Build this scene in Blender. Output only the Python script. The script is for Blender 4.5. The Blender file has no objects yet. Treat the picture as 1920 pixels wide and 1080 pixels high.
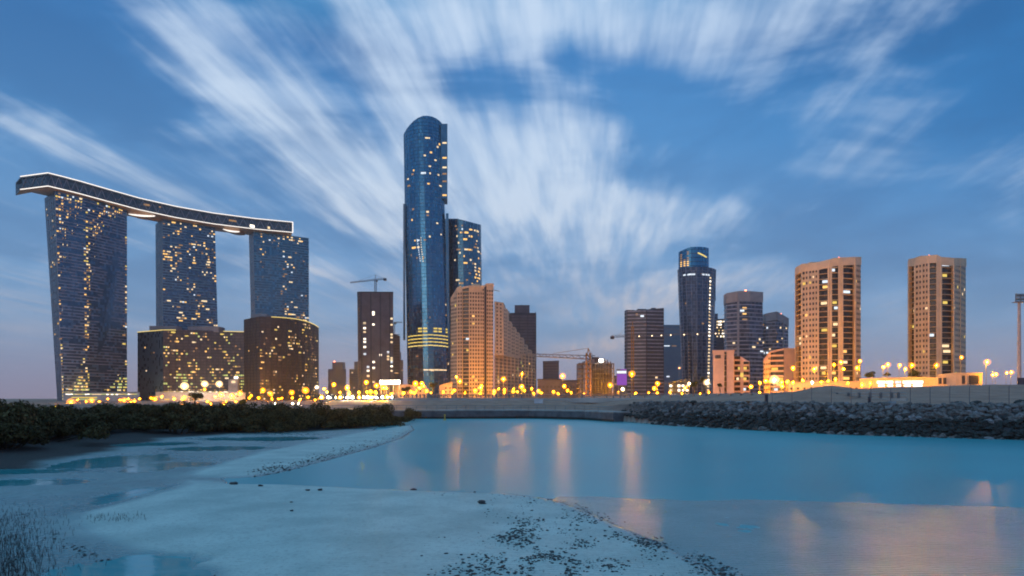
import bpy, math, random
import numpy as np
from mathutils import Vector, Matrix, noise as mnoise

random.seed(11)
RNG = np.random.default_rng(11)
S = bpy.context.scene
COL = S.collection
F = 1280.0          # focal length in photo pixels (24 mm lens on a 36 mm wide frame)
HZ = 745.0          # the row the horizon falls on
CH = 4.5            # camera height above the water
CITY = 1.0          # level of the city ground

def XP(px, Y): return (px - 960.0) / F * Y
def ZP(py, Y): return CH + (HZ - py) / F * Y
def GP(px, py, z=0.0):
    Y = (CH - z) * F / (py - HZ)
    return (XP(px, Y), Y)

# ---------------------------------------------------------------- properties
def tag(o, label=None, cat=None, group=None, kind=None):
    if label: o['label'] = label
    if cat: o['category'] = cat
    if group: o['group'] = group
    if kind: o['kind'] = kind
    return o

def empty(name, loc, label, cat, group=None):
    o = bpy.data.objects.new(name, None)
    o.empty_display_size = 0.5
    COL.objects.link(o)
    o.location = loc
    return tag(o, label, cat, group)

class MB:
    """collects faces for one mesh object (coordinates relative to org)"""
    def __init__(self, org=(0, 0, 0)):
        self.v = []; self.f = []; self.m = []; self.uv = []; self.org = Vector(org)
    def face(self, pts, mi=0, uv=None):
        b = len(self.v)
        for p in pts: self.v.append((p[0] - self.org.x, p[1] - self.org.y, p[2] - self.org.z))
        self.f.append(tuple(range(b, b + len(pts)))); self.m.append(mi)
        self.uv.append(uv if uv else [(0, 0)] * len(pts))
    def box(self, c, s, mi=0, rz=0.0):
        cx, cy, cz = c; hx, hy, hz = s[0] / 2, s[1] / 2, s[2] / 2
        ca, sa = math.cos(rz), math.sin(rz)
        P = []
        for dz in (-hz, hz):
            for dx, dy in ((-hx, -hy), (hx, -hy), (hx, hy), (-hx, hy)):
                P.append((cx + dx * ca - dy * sa, cy + dx * sa + dy * ca, cz + dz))
        self.hexa(P, mi)
    def hexa(self, P, mi=0):
        for q in ((0, 3, 2, 1), (4, 5, 6, 7), (0, 1, 5, 4), (1, 2, 6, 5), (2, 3, 7, 6), (3, 0, 4, 7)):
            self.face([P[i] for i in q], mi)
    def bar(self, a, b, r, n=4, r2=None, mi=0):
        a, b = Vector(a), Vector(b); d = (b - a)
        if d.length < 1e-6: return
        d.normalize()
        u = d.orthogonal().normalized(); w = d.cross(u)
        r2 = r if r2 is None else r2
        A = [a + (u * math.cos(t) + w * math.sin(t)) * r for t in [2 * math.pi * (k + .5) / n for k in range(n)]]
        B = [b + (u * math.cos(t) + w * math.sin(t)) * r2 for t in [2 * math.pi * (k + .5) / n for k in range(n)]]
        for k in range(n):
            j = (k + 1) % n
            self.face([A[k], A[j], B[j], B[k]], mi)
        self.face(A[::-1], mi); self.face(B, mi)
    def ball(self, c, r, nu=10, nv=6, sz=1.0, mi=0):
        c = Vector(c)
        def p(i, j):
            t = math.pi * j / nv; a = 2 * math.pi * i / nu
            return c + Vector((r * math.sin(t) * math.cos(a), r * math.sin(t) * math.sin(a), r * sz * math.cos(t)))
        for j in range(nv):
            for i in range(nu):
                q = [p(i, j), p(i, j + 1), p(i + 1, j + 1), p(i + 1, j)]
                if j == 0: q = [q[0], q[1], q[2]]
                elif j == nv - 1: q = [q[0], q[1], q[3]]
                self.face(q, mi)
    def mesh(self, name, mats):
        me = bpy.data.meshes.new(name)
        me.from_pydata(self.v, [], self.f)
        for m in (mats if isinstance(mats, (list, tuple)) else [mats]): me.materials.append(m)
        me.polygons.foreach_set('material_index', self.m)
        ul = me.uv_layers.new(name='UVMap')
        flat = [c for f in self.uv for p in f for c in p]
        ul.data.foreach_set('uv', flat)
        me.update()
        return me
    def obj(self, name, mats, parent=None, smooth=False):
        me = self.mesh(name, mats)
        if smooth: me.shade_smooth()
        o = bpy.data.objects.new(name, me)
        COL.objects.link(o)
        if parent is not None: o.parent = parent
        else: o.location = self.org
        return o

# ---------------------------------------------------------------- materials
def new_mat(name):
    m = bpy.data.materials.new(name); m.use_nodes = True
    nt = m.node_tree; nt.nodes.clear()
    out = nt.nodes.new('ShaderNodeOutputMaterial')
    return m, nt, out

def N(nt, t, **kw):
    n = nt.nodes.new(t)
    for k, v in kw.items():
        if k == 'inp':
            for kk, vv in v.items():
                if hasattr(vv, 'is_linked') or isinstance(vv, bpy.types.NodeSocket): nt.links.new(vv, n.inputs[kk])
                else: n.inputs[kk].default_value = vv
        else: setattr(n, k, v)
    return n

def MATH(nt, op, a, b=None, c=None, clamp=False):
    n = nt.nodes.new('ShaderNodeMath'); n.operation = op; n.use_clamp = clamp
    for i, x in enumerate((a, b, c)):
        if x is None: continue
        if isinstance(x, bpy.types.NodeSocket): nt.links.new(x, n.inputs[i])
        else: n.inputs[i].default_value = x
    return n.outputs[0]

def MIX(nt, fac, a, b, mode='MIX'):
    n = nt.nodes.new('ShaderNodeMix'); n.data_type = 'RGBA'; n.blend_type = mode
    for k, x in ((0, fac), (6, a), (7, b)):
        if isinstance(x, bpy.types.NodeSocket): nt.links.new(x, n.inputs[k])
        else:
            if k == 0: n.inputs[k].default_value = x
            else: n.inputs[k].default_value = (x[0], x[1], x[2], 1)
    return n.outputs[2]

def SMOOTH(nt, x, a, b):
    n = nt.nodes.new('ShaderNodeMapRange'); n.interpolation_type = 'SMOOTHSTEP'
    nt.links.new(x, n.inputs[0]); n.inputs[1].default_value = a; n.inputs[2].default_value = b
    n.inputs[3].default_value = 0; n.inputs[4].default_value = 1
    return n.outputs[0]

def mat_plain(name, col, rough=.8, metal=0.0, var=.25, scale=.6, bump=0.0, spec=.3):
    """matt surface with weathering: patchy large and fine variation in object space"""
    m, nt, out = new_mat(name)
    tc = N(nt, 'ShaderNodeTexCoord')
    n1 = N(nt, 'ShaderNodeTexNoise', inp={'Vector': tc.outputs['Object'], 'Scale': scale, 'Detail': 5.0, 'Roughness': .65})
    f = SMOOTH(nt, n1.outputs[0], .3, .7)
    d = tuple(c * (1 - var) for c in col); l = tuple(min(1, c * (1 + var)) for c in col)
    c = MIX(nt, f, d, l)
    b = N(nt, 'ShaderNodeBsdfPrincipled', inp={'Base Color': c, 'Roughness': rough, 'Metallic': metal, 'Specular IOR Level': spec})
    if bump:
        bp = N(nt, 'ShaderNodeBump', inp={'Height': n1.outputs[0], 'Strength': bump, 'Distance': .1})
        nt.links.new(bp.outputs[0], b.inputs['Normal'])
    nt.links.new(b.outputs[0], out.inputs[0])
    return m

def mat_glow(name, col, strength):
    m, nt, out = new_mat(name)
    e = N(nt, 'ShaderNodeEmission', inp={'Color': (*col, 1), 'Strength': strength})
    nt.links.new(e.outputs[0], out.inputs[0])
    return m

def mat_facade(name, base, alt, cw, ch, rough=.22, spec=.6, frame=None, fw=.1, var=.35, metal=0.0):
    """curtain wall: panes in a cw x ch grid of UV metres, each with its own tint and gloss, frames between"""
    m, nt, out = new_mat(name)
    uv = N(nt, 'ShaderNodeUVMap')
    sp = N(nt, 'ShaderNodeSeparateXYZ', inp={0: uv.outputs[0]})
    u = MATH(nt, 'DIVIDE', sp.outputs[0], cw); v = MATH(nt, 'DIVIDE', sp.outputs[1], ch)
    fu = MATH(nt, 'FLOOR', u); fv = MATH(nt, 'FLOOR', v)
    cb = N(nt, 'ShaderNodeCombineXYZ', inp={0: fu, 1: fv})
    wn = N(nt, 'ShaderNodeTexWhiteNoise', noise_dimensions='2D', inp={'Vector': cb.outputs[0]})
    big = N(nt, 'ShaderNodeTexNoise', inp={'Vector': uv.outputs[0], 'Scale': .035, 'Detail': 3.0})
    t = MATH(nt, 'ADD', MATH(nt, 'MULTIPLY', wn.outputs[0], .65), MATH(nt, 'MULTIPLY', big.outputs[0], .5), clamp=True)
    c = MIX(nt, t, base, alt)
    if frame:
        ru = MATH(nt, 'FRACT', u); rv = MATH(nt, 'FRACT', v)
        mu = MATH(nt, 'LESS_THAN', ru, fw); mv = MATH(nt, 'LESS_THAN', rv, fw * 1.6)
        c = MIX(nt, MATH(nt, 'MAXIMUM', mu, mv), c, frame)
    r = MATH(nt, 'MULTIPLY_ADD', wn.outputs[0], .15, rough)
    # panes never sit in one perfect plane: tilt each a little
    gm = N(nt, 'ShaderNodeNewGeometry')
    off = N(nt, 'ShaderNodeVectorMath', operation='SUBTRACT', inp={0: wn.outputs[1], 1: (.5, .5, .5)})
    sc = N(nt, 'ShaderNodeVectorMath', operation='SCALE', inp={0: off.outputs[0], 'Scale': .022})
    ad = N(nt, 'ShaderNodeVectorMath', operation='ADD', inp={0: gm.outputs['Normal'], 1: sc.outputs[0]})
    nm = N(nt, 'ShaderNodeVectorMath', operation='NORMALIZE', inp={0: ad.outputs[0]})
    b = N(nt, 'ShaderNodeBsdfPrincipled', inp={'Base Color': c, 'Roughness': r, 'Specular IOR Level': spec, 'Normal': nm.outputs[0], 'Metallic': metal})
    nt.links.new(b.outputs[0], out.inputs[0])
    return m

def mat_leaf(name, dark, light, scale=1.2):
    m, nt, out = new_mat(name)
    tc = N(nt, 'ShaderNodeTexCoord')
    n1 = N(nt, 'ShaderNodeTexNoise', inp={'Vector': tc.outputs['Object'], 'Scale': scale, 'Detail': 4.0})
    gi = N(nt, 'ShaderNodeNewGeometry')
    f = MATH(nt, 'ADD', MATH(nt, 'MULTIPLY', n1.outputs[0], .7), MATH(nt, 'MULTIPLY', gi.outputs['Random Per Island'], .35), clamp=True)
    c = MIX(nt, SMOOTH(nt, f, .25, .8), dark, light)
    b = N(nt, 'ShaderNodeBsdfPrincipled', inp={'Base Color': c, 'Roughness': .75, 'Specular IOR Level': .06})
    nt.links.new(b.outputs[0], out.inputs[0])
    return m

WARM = (1.0, .56, .16); PALE = (1.0, .74, .42); COOL = (.80, .90, 1.0); YEL = (1.0, .72, .16); SODIUM = (1.0, .37, .0006); WHITE = (1.0, .90, .74)
G = {
 'amber': mat_glow('amber_window', WARM, 1.5), 'pale': mat_glow('pale_window', PALE, 1.3), 'cool': mat_glow('cool_window', COOL, 1.2),
 'yellow': mat_glow('yellow_window', YEL, .95), 'dim': mat_glow('dim_window', (1.0, .55, .25), .38), 'green': mat_glow('green_window', (.85, .95, .30), .75),
 'strip': mat_glow('white_light_strip', (1.0, .92, .84), 1.5), 'warmstrip': mat_glow('yellow_light_strip', (1.0, .74, .22), 1.1),
 'sodium': mat_glow('sodium_lamp', SODIUM, 14000.0), 'sodium2': mat_glow('sodium_lamp_at_wall', SODIUM, 3600.0), 'white': mat_glow('white_lamp', WHITE, 3000.0), 'red': mat_glow('red_beacon', (1.0, .22, .08), 9.0),
 'flood': mat_glow('floodlight_white', (1.0, .90, .72), 90.0), 'shop': mat_glow('shop_light', (1.0, .88, .70), 3.0), 'jib': mat_glow('jib_lamp', (1.0, .72, .42), 5.0), 'screen': mat_glow('purple_screen', (.26, .08, .46), 1.0), 'screenw': mat_glow('white_screen', (.85, .9, 1), 1.2),
 'dull': mat_glow('dull_lamp', (1.0, .45, .12), 40.0),
}
M = {
 'steel': mat_plain('painted_steel', (.20, .21, .22), .5, .6, .2), 'pole': mat_plain('galvanised_pole', (.28, .28, .28), .5, .5, .2),
 'concrete': mat_plain('grey_concrete', (.34, .33, .32), .85, 0, .25, .25), 'pale_concrete': mat_plain('pale_concrete', (.46, .43, .41), .85, 0, .2, .15),
 'tan': mat_plain('tan_render', (.60, .45, .32), .85, 0, .13, .12), 'tan2': mat_plain('sand_coloured_render', (.64, .49, .35), .85, 0, .12, .12),
 'pink': mat_plain('pinkish_render', (.60, .42, .36), .85, 0, .12, .12),
 'purple': mat_plain('dusky_cladding', (.10, .095, .125), .6, 0, .2, .1), 'darkwall': mat_plain('dark_cladding', (.045, .048, .068), .6, 0, .25, .1),
 'slab': mat_plain('floor_edge_metal', (.30, .31, .38), .5, .2, .3, .12), 'fin_glass': mat_plain('blue_fin_glass', (.045, .16, .27), .25, .5, .2, .08, 0, .6), 'slab_teal': mat_plain('pale_teal_floor_edge', (.16, .28, .36), .4, .2, .3, .12), 'slab_blue': mat_plain('teal_floor_edge', (.05, .13, .18), .4, .2, .3, .12),
 'soffit': mat_plain('copper_soffit', (.62, .42, .28), .5, .2, .15, .1), 'greyroof': mat_plain('grey_crown', (.27, .27, .30), .7, 0, .15, .2),
 'window_dark': mat_facade('dark_window_glass', (.012, .013, .018), (.04, .04, .05), 1.5, 1.5, .15, .5),
 'yellow_steel': mat_plain('yellow_crane_steel', (.32, .16, .03), .5, .1, .15), 'grey_steel': mat_plain('grey_crane_steel', (.16, .16, .18), .5, .3, .15),
 'pale_steel': mat_plain('pale_crane_steel', (.50, .40, .38), .5, .1, .15),
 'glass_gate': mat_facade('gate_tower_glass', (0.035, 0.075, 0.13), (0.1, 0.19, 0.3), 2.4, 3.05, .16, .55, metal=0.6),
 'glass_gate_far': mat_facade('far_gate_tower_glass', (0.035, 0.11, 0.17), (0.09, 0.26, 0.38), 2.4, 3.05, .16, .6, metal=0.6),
 'glass_side': mat_facade('side_glass', (0.05, 0.09, 0.14), (0.1, 0.17, 0.24), 2.4, 3.05, .25, .5, metal=0.5),
 'glass_podium': mat_facade('podium_glass', (0.045, 0.05, 0.075), (0.12, 0.115, 0.14), 2.2, 3.2, .3, .4, (.09, .075, .075), .16, metal=0.35),
 'glass_podium2': mat_facade('brown_podium_glass', (0.045, 0.042, 0.055), (0.12, 0.1, 0.105), 2.2, 3.2, .3, .4, (.10, .08, .075), .2, metal=0.35),
 'glass_blue': mat_facade('blue_curtain_glass', (0.02, 0.13, 0.26), (0.05, 0.27, 0.46), 1.8, 3.9, .14, .7, (.012, .04, .07), .08, metal=0.65),
 'glass_teal': mat_facade('teal_curtain_glass', (0.03, 0.13, 0.22), (0.07, 0.25, 0.38), 1.8, 3.9, .14, .65, (.012, .03, .05), .08, metal=0.6),
 'glass_grey': mat_facade('grey_strip_glass', (.035, .045, .07), (.07, .075, .10), 2.0, 3.4, .3, .4),
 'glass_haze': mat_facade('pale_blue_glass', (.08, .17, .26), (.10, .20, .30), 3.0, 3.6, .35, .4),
 'glass_navy': mat_facade('navy_glass', (0.035, 0.065, 0.12), (0.09, 0.13, 0.2), 2.0, 3.5, .18, .5, (.03, .035, .05), .1, metal=0.5),
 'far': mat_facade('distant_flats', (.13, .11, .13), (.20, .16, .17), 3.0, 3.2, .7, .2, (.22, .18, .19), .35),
 'rail_glass': mat_facade('bridge_glass', (.03, .055, .085), (.07, .11, .15), 3.0, 4.2, .2, .6, (.06, .07, .09), .07),
}
# unit panes shared by every lit window: 1 x 1, thin, +Y outwards
def unit_pane(mat, nm):
    b = MB(); b.box((0, 0, 0), (1, 1, 1)); return b.mesh(nm, mat)
PANE = {k: unit_pane(G[k], 'pane_' + k) for k in ('amber', 'pale', 'cool', 'yellow', 'dim', 'green', 'strip', 'warmstrip', 'shop')}
# ---------------------------------------------------------------- buildings
def pane_matrix(c, u, n, w, h, t):
    """box with width along u, height along z, thickness along n, centre c"""
    u = Vector(u).normalized(); n = Vector(n).normalized(); z = Vector((0, 0, 1))
    R = Matrix((u, n, z)).transposed().to_4x4()
    return Matrix.Translation(c) @ R @ Matrix.Diagonal((w, t, h, 1))

class Tower:
    def __init__(self, name, label, cat, front, dep=30, top=None, z0=CITY, z1=None, ytop=None, mats=None, kinds=None,
                 fh=3.2, cw=2.4, group=None, back=None, ztops=None):
        """front: (px, depth) of the plan corners seen, left to right; ytop: row of the roof line (at each corner's depth)"""
        self.pb = [Vector((XP(p, y), y, z0)) for p, y in front]
        tp = top or front
        self.pt = []
        for i, (p, y) in enumerate(tp):
            if ztops: z = ztops[i]
            elif z1 is not None: z = z1
            else:
                yt = ytop[i] if isinstance(ytop, (list, tuple)) else ytop
                z = ZP(yt, y)
            self.pt.append(Vector((XP(p, y), y, z)))
        self.nf = len(front) - 1
        def rad(v, d):  # back corners lie on the line of sight so the outline stays that of the front
            s = (v.y + d) / v.y
            return Vector((v.x * s, v.y + d, v.z))
        bk = [self.nf, 0] if back is None else back
        self.pb += [rad(self.pb[i], dep) for i in bk]; self.pt += [rad(self.pt[i], dep) for i in bk]
        self.n = len(self.pb)
        c = sum((p for p in self.pb), Vector()) / self.n
        self.root = empty(name, (c.x, c.y, z0), label, cat, group)
        self.org = Vector((c.x, c.y, z0)); self.z0 = z0
        self.fh = fh; self.cw = cw
        self.kinds = kinds or ['g'] * self.nf
        self.kinds = list(self.kinds) + [self.kinds[-1]] * (self.n - len(self.kinds))
        self.mats = mats or {}
        self.lit = []
    def facet(self, i):
        j = (i + 1) % self.n
        return self.pb[i], self.pb[j], self.pt[j], self.pt[i]
    def frame(self, i):
        a, b, c, d = self.facet(i)
        u = (b - a).to_2d(); L = ((b - a).to_2d().length + (c - d).to_2d().length) / 2
        u = Vector((u.x, u.y, 0)).normalized(); n = Vector((u.y, -u.x, 0))
        return u, n, L
    def at(self, i, s, z):
        a, b, c, d = self.facet(i)
        tl = (z - a.z) / max(.1, (d.z - a.z)); tr = (z - b.z) / max(.1, (c.z - b.z))
        A = a.lerp(d, tl); B = b.lerp(c, tr); A.z = B.z = z
        return A.lerp(B, s)
    def ztop(self, i, s):
        a, b, c, d = self.facet(i)
        return d.z + (c.z - d.z) * s
    def body(self, wall='wall', sub=8):
        groups = {}
        u0 = 0
        for i in range(self.n):
            k = self.kinds[i]
            if k == 'b': continue
            mb = groups.setdefault(k, MB(self.org))
            a, b, c, d = self.facet(i); u, n, L = self.frame(i)
            mb.face([a, b, c, d], 0, [(u0, 0), (u0 + L, 0), (u0 + L, c.z - self.z0), (u0, d.z - self.z0)])
            u0 += math.ceil(L / 2.4) * 2.4 + 7.2
        roof = MB(self.org); roof.face(self.pt[:]); 
        for k, mb in groups.items():
            nm = {'g': 'glazing', 's': 'side_glazing', 'w': 'wall', 'v': 'wall'}[k]
            mb.obj(nm, self.mats[k], self.root)
        roof.obj('roof', self.mats.get('roof', M['greyroof']), self.root)
        return self
    def bands(self, mat, h=.5, out=.35, skip=.0, run=(3, 8), facets=None, step=1, zoff=0.0, zmin=None, zmax=None, name='floor_edge', seed=1):
        rnd = random.Random(seed); fl = {}; segs = []; prev = None; run_id = 0
        for i in (facets if facets is not None else range(self.nf)):
            if prev is not None and i != prev + 1: run_id += 1
            prev = i
            u, n, L = self.frame(i); nu = max(1, int(round(L / self.cw)))
            k = 1
            while True:
                z = self.z0 + k * self.fh + zoff; kk = (k, run_id); k += step
                if z + h > max(self.ztop(i, 0), self.ztop(i, 1)) - .2 or (zmax and z > zmax): break
                if zmin and z < zmin: continue
                s = 0
                while s < nu:
                    e = min(nu, s + (rnd.randint(*run) if skip else nu))
                    if not (skip and rnd.random() < skip) and self.ztop(i, (s + e) / 2 / nu) > z + h + .3:
                        A = self.at(i, s / nu, z); B = self.at(i, e / nu, z); o = n * out; up = Vector((0, 0, h))
                        P = [A + o, B + o, B - n * .1, A - n * .1, A + o + up, B + o + up, B - n * .1 + up, A - n * .1 + up]
                        if skip: segs.append((e - s, P))
                        else: fl.setdefault(kk, MB(self.org)).hexa(P)
                    s = e
        segs.sort(key=lambda q: -q[0]); rest = MB(self.org)
        for k, (_, P) in enumerate(segs):
            if k < 100: mb = MB(self.org); mb.hexa(P); fl[('s', k)] = mb
            else: rest.hexa(P)
        for mb in fl.values():
            if mb.f: mb.obj(name, mat, self.root)
        if rest.f: rest.obj(name, mat, self.root)['kind'] = 'stuff'
        return self
    def fins(self, mat, every=2, w=.4, out=.4, facets=None, name='mullion', z0=None, z1=None):
        mb = MB(self.org)
        for i in (facets if facets is not None else range(self.nf)):
            u, n, L = self.frame(i); nu = max(1, int(round(L / self.cw)))
            for k in range(0, nu + 1, every):
                s = k / nu; za = z0 or self.z0; zb = min(self.ztop(i, s) - .1, z1 or 1e9)
                A = self.at(i, s, za); B = self.at(i, s, zb); h = u * w / 2; o = n * out; q = n * .1
                mb.hexa([A - h + o, A + h + o, A + h - q, A - h - q, B - h + o, B + h + o, B + h - q, B - h - q])
        mb.obj(name, mat, self.root); return self
    def cells(self, i):
        u, n, L = self.frame(i); nu = max(1, int(round(L / self.cw)))
        out = []
        for a in range(nu):
            s = (a + .5) / nu; nv = int((self.ztop(i, s) - self.z0 - 1.2) / self.fh)
            for v in range(nv): out.append((a, v, s, self.z0 + (v + .55) * self.fh + .2, L / nu))
        return out
    def add_lit(self, i, s, z, w, h, kind): self.lit.append((i, s, z, w, h, kind))
    def light(self, p=.06, seed=1, facets=None, cols=(('amber', 5), ('pale', 4), ('cool', 1), ('dim', 3)), clus=14.0, lo=.0, hi=1.0, wf=.85, hf=.5, zmin=None, zmax=None, power=3.0):
        rnd = random.Random(seed); names = [c for c, w in cols for _ in range(w)]
        for i in (facets if facets is not None else range(self.nf)):
            u, n, L = self.frame(i)
            for a, v, s, z, w in self.cells(i):
                if (zmin and z < zmin) or (zmax and z > zmax): continue
                q = .5 + .9 * mnoise.noise(Vector((s * L / clus + seed * 9.1 + i * 3.3, z / clus / .8, seed * 1.7)))
                q = max(0, min(1.3, q))
                if rnd.random() < p * (q ** power) * 5:
                    self.lit.append((i, s, z, w * wf * (1 if max(s, 1 - s) > .93 else rnd.choice((.7, .9, 1, 1, 1.9))), self.fh * hf * rnd.uniform(.75, 1.1), rnd.choice(names)))
        return self
    def dark_windows(self, facets, wf=.5, hf=.5, mat=None, out=.06):
        mb = MB(self.org); used = {(l[0], round(l[1], 4), round(l[2], 3)) for l in self.lit}
        for i in facets:
            u, n, L = self.frame(i)
            for a, v, s, z, w in self.cells(i):
                if (i, round(s, 4), round(z, 3)) in used: continue
                c = self.at(i, s, z) + n * out * .5; hx = u * w * wf / 2; hz = Vector((0, 0, self.fh * hf / 2)); o = n * out
                mb.hexa([c - hx - hz + o, c + hx - hz + o, c + hx - hz - o, c - hx - hz - o, c - hx + hz + o, c + hx + hz + o, c + hx + hz - o, c - hx + hz - o])
        if mb.f:
            o = mb.obj('dark_window', mat or M['window_dark'], self.root); o['kind'] = 'stuff'
        return self
    def balconies(self, facets, depth=1.6, rail=.95, glass=None, slab=None, lit=.04, seed=3, cheek=None):
        """a facet set back by depth, with a slab and a parapet on every floor"""
        rnd = random.Random(seed)
        gl = MB(self.org); ck = MB(self.org)
        for i in facets:
            u, n, L = self.frame(i); a, b, c, d = self.facet(i); q = n * depth
            gl.face([a - q, b - q, c - q, d - q], 0, [(0, 0), (L, 0), (L, c.z - self.z0), (0, d.z - self.z0)])
            ck.face([a, a - q, d - q, d]); ck.face([b - q, b, c, c - q]); ck.face([d, d - q, c - q, c])
            nv = int((min(c.z, d.z) - self.z0) / self.fh)
            for v in range(nv + 1):
                z = self.z0 + v * self.fh; sl = MB(self.org)
                A = self.at(i, .01, z); B = self.at(i, .99, z); up = Vector((0, 0, .16)); o = n * .12
                sl.hexa([A + o, B + o, B - q + n * .05, A - q + n * .05, A + o + up, B + o + up, B - q + n * .05 + up, A - q + n * .05 + up])
                r0 = Vector((0, 0, .22)); r1 = Vector((0, 0, .22 + rail)); o2 = n * .02
                sl.hexa([A + r0 + n * .1, B + r0 + n * .1, B + r0 - o2, A + r0 - o2, A + r1 + n * .1, B + r1 + n * .1, B + r1 - o2, A + r1 - o2])
                sl.obj('balcony', slab or self.mats['w'], self.root)
                if v < nv and rnd.random() < lit:
                    s = rnd.uniform(.25, .75)
                    self.lit.append((i, s, z + self.fh * .62, L * rnd.uniform(.3, .6), self.fh * .5, rnd.choice(['amber', 'pale', 'yellow', 'yellow', 'cool'])))
                    self.lit[-1] = self.lit[-1] + (-depth,)
        gl.obj('balcony_glazing', glass or M['window_dark'], self.root)
        ck.obj('balcony_wall', cheek or slab or self.mats['w'], self.root)
        return self
    def finish(self, limit=96, out=.12):
        lit = self.lit
        random.Random(5).shuffle(lit)
        lit.sort(key=lambda l: -l[3] * l[4])
        rest = {}
        for k, l in enumerate(lit):
            i, s, z, w, h, kind = l[:6]; off = l[6] if len(l) > 6 else 0
            u, n, L = self.frame(i); c = self.at(i, s, z) + n * (off + .02)
            if k < limit:
                o = bpy.data.objects.new('window', PANE[kind]); COL.objects.link(o)
                o.parent = self.root; o.matrix_basis = pane_matrix(c - self.org, u, n, w, h, out)
            else:
                mb = rest.setdefault(0, MB(self.org)); hx = u * w / 2; hz = Vector((0, 0, h / 2)); q = n * out / 2
                mi = list(PANE).index(kind)
                mb.hexa([c - hx - hz + q, c + hx - hz + q, c + hx - hz - q, c - hx - hz - q, c - hx + hz + q, c + hx + hz + q, c + hx + hz - q, c - hx + hz - q], mi)
        for mb in rest.values():
            o = mb.obj('window', [G[k] for k in PANE], self.root); o['kind'] = 'stuff'
        return self
    def part_box(self, name, c, s, mat, rz=0.0):
        mb = MB(self.org); mb.box(c, s, 0, rz); return mb.obj(name, mat, self.root)
    def edge_strip(self, name, kind, facets, z, h=.6, out=.3, s0=0, s1=1, mat=None):
        mb = MB(self.org)
        for i in facets:
            u, n, L = self.frame(i)
            zz = z if z is not None else None
            zA = zz if zz is not None else self.ztop(i, s0) - h; zB = zz if zz is not None else self.ztop(i, s1) - h
            A = self.at(i, s0, zA); B = self.at(i, s1, zB); A.z = zA; B.z = zB; o = n * out; q = n * .05; up = Vector((0, 0, h))
            mb.hexa([A + o, B + o, B - q, A - q, A + o + up, B + o + up, B - q + up, A - q + up])
        return mb.obj(name, mat or G[kind], self.root)
    def parapet(self, mat, h=1.4, out=.25, name='parapet'):
        mb = MB(self.org)
        for i in range(self.n):
            u, n, L = self.frame(i); a, b, c, d = self.facet(i); o = n * out; q = n * .3
            up = Vector((0, 0, h)); dn = Vector((0, 0, -.3))
            mb.hexa([d + o + dn, c + o + dn, c - q + dn, d - q + dn, d + o + up, c + o + up, c - q + up, d - q + up])
        mb.obj(name, mat, self.root); return self
    def beacon(self, px, py, Y, r=.7):
        mb = MB(self.org); x, z = XP(px, Y), ZP(py, Y)
        mb.ball((x, Y, z), r, 8, 5); o = mb.obj('beacon', G['red'], self.root)
        mb2 = MB(self.org); mb2.bar((x, Y, z - 5), (x, Y, z - r * .8), .15); mb2.obj('mast', M['steel'], self.root)
        return self
    def roof_block(self, px0, px1, pytop, Y, dep, zbot, mat, name='plant_room'):
        x0, x1 = XP(px0, Y), XP(px1, Y); z1 = ZP(pytop, Y)
        mb = MB(self.org); mb.box(((x0 + x1) / 2, Y + dep / 2, (zbot + z1) / 2), (x1 - x0, dep, z1 - zbot)); return mb.obj(name, mat, self.root)

def arc(px0, Y0, px1, Y1, bulge, n):
    """plan curve through two seen corners, bulging towards the viewer by so many metres"""
    A = Vector((XP(px0, Y0), Y0)); B = Vector((XP(px1, Y1), Y1)); d = (B - A); nn = Vector((d.y, -d.x)).normalized()
    pts = []
    for k in range(n + 1):
        t = k / n; p = A + d * t + nn * bulge * 4 * t * (1 - t)
        pts.append((p.x / p.y * F + 960, p.y))
    return pts

# ---- the three leaning towers with a bridge on top
def gate(front_b, front_t, label, glass, bandmat, seed, p, zt=204.0, dep=28):
    t = Tower('skyscraper', label, 'skyscraper', front_b, dep, top=front_t, z1=zt, mats={'g': glass, 's': M['glass_side'], 'roof': M['steel']},
              kinds=['s'] + ['g'] * (len(front_b) - 2), fh=3.05, cw=2.4, group='towers under the sky bridge')
    t.body()
    t.bands(bandmat, h=.75, out=.45, skip=.16, run=(4, 11), facets=list(range(1, t.nf)), seed=seed)
    t.bands(M['slab'], h=.35, out=.2, facets=[0], step=2)
    t.fins(M['slab'], every=3, w=.35, out=.25, facets=[0])
    return t
t1 = gate([(108, 682), (117, 656), (165, 678), (238, 722)], [(84, 684), (103, 656), (160, 680), (238, 724)],
          'widest dark glass tower under the left bridge end, leaning outward at its top', M['glass_gate'], M['slab'], 3, .05)
t1.light(.12, 31, facets=[1, 2], clus=26, cols=(('amber', 5), ('yellow', 4), ('pale', 4), ('cool', 1), ('dim', 7)), power=1.2)
t1.light(.06, 37, facets=[2], clus=9, cols=(('amber', 5), ('yellow', 5), ('pale', 3), ('dim', 3)), zmin=60, power=4)
t1.light(.035, 33, facets=[1, 2], clus=40, power=.3, cols=(('amber', 5), ('yellow', 3), ('pale', 2), ('dim', 5)), zmax=150)
t1.light(.02, 7, facets=[0], cols=(('amber', 3), ('pale', 3), ('dim', 3)))
t1.light(.16, 17, facets=[1, 2], zmax=26, cols=(('green', 6), ('yellow', 2)), power=1, wf=1.0)
for z in (4.5, 8):
    for k in range(12): t1.add_lit(2, .04 + k * .08, z, 3.2, 1.3, 'green')
t1.finish()
t2 = gate([(294, 786), (306, 760), (350, 777), (412, 797)], [(292, 786), (305, 760), (350, 777), (403, 798)],
          'middle dark glass tower carrying the sky bridge, rising behind the long flat-roofed block', M['glass_gate'], M['slab_teal'], 5, .05)
t2.light(.08, 41, facets=[1, 2], cols=(('amber', 5), ('pale', 5), ('cool', 1), ('dim', 5)), zmin=70, power=1.6); t2.finish()
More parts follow.
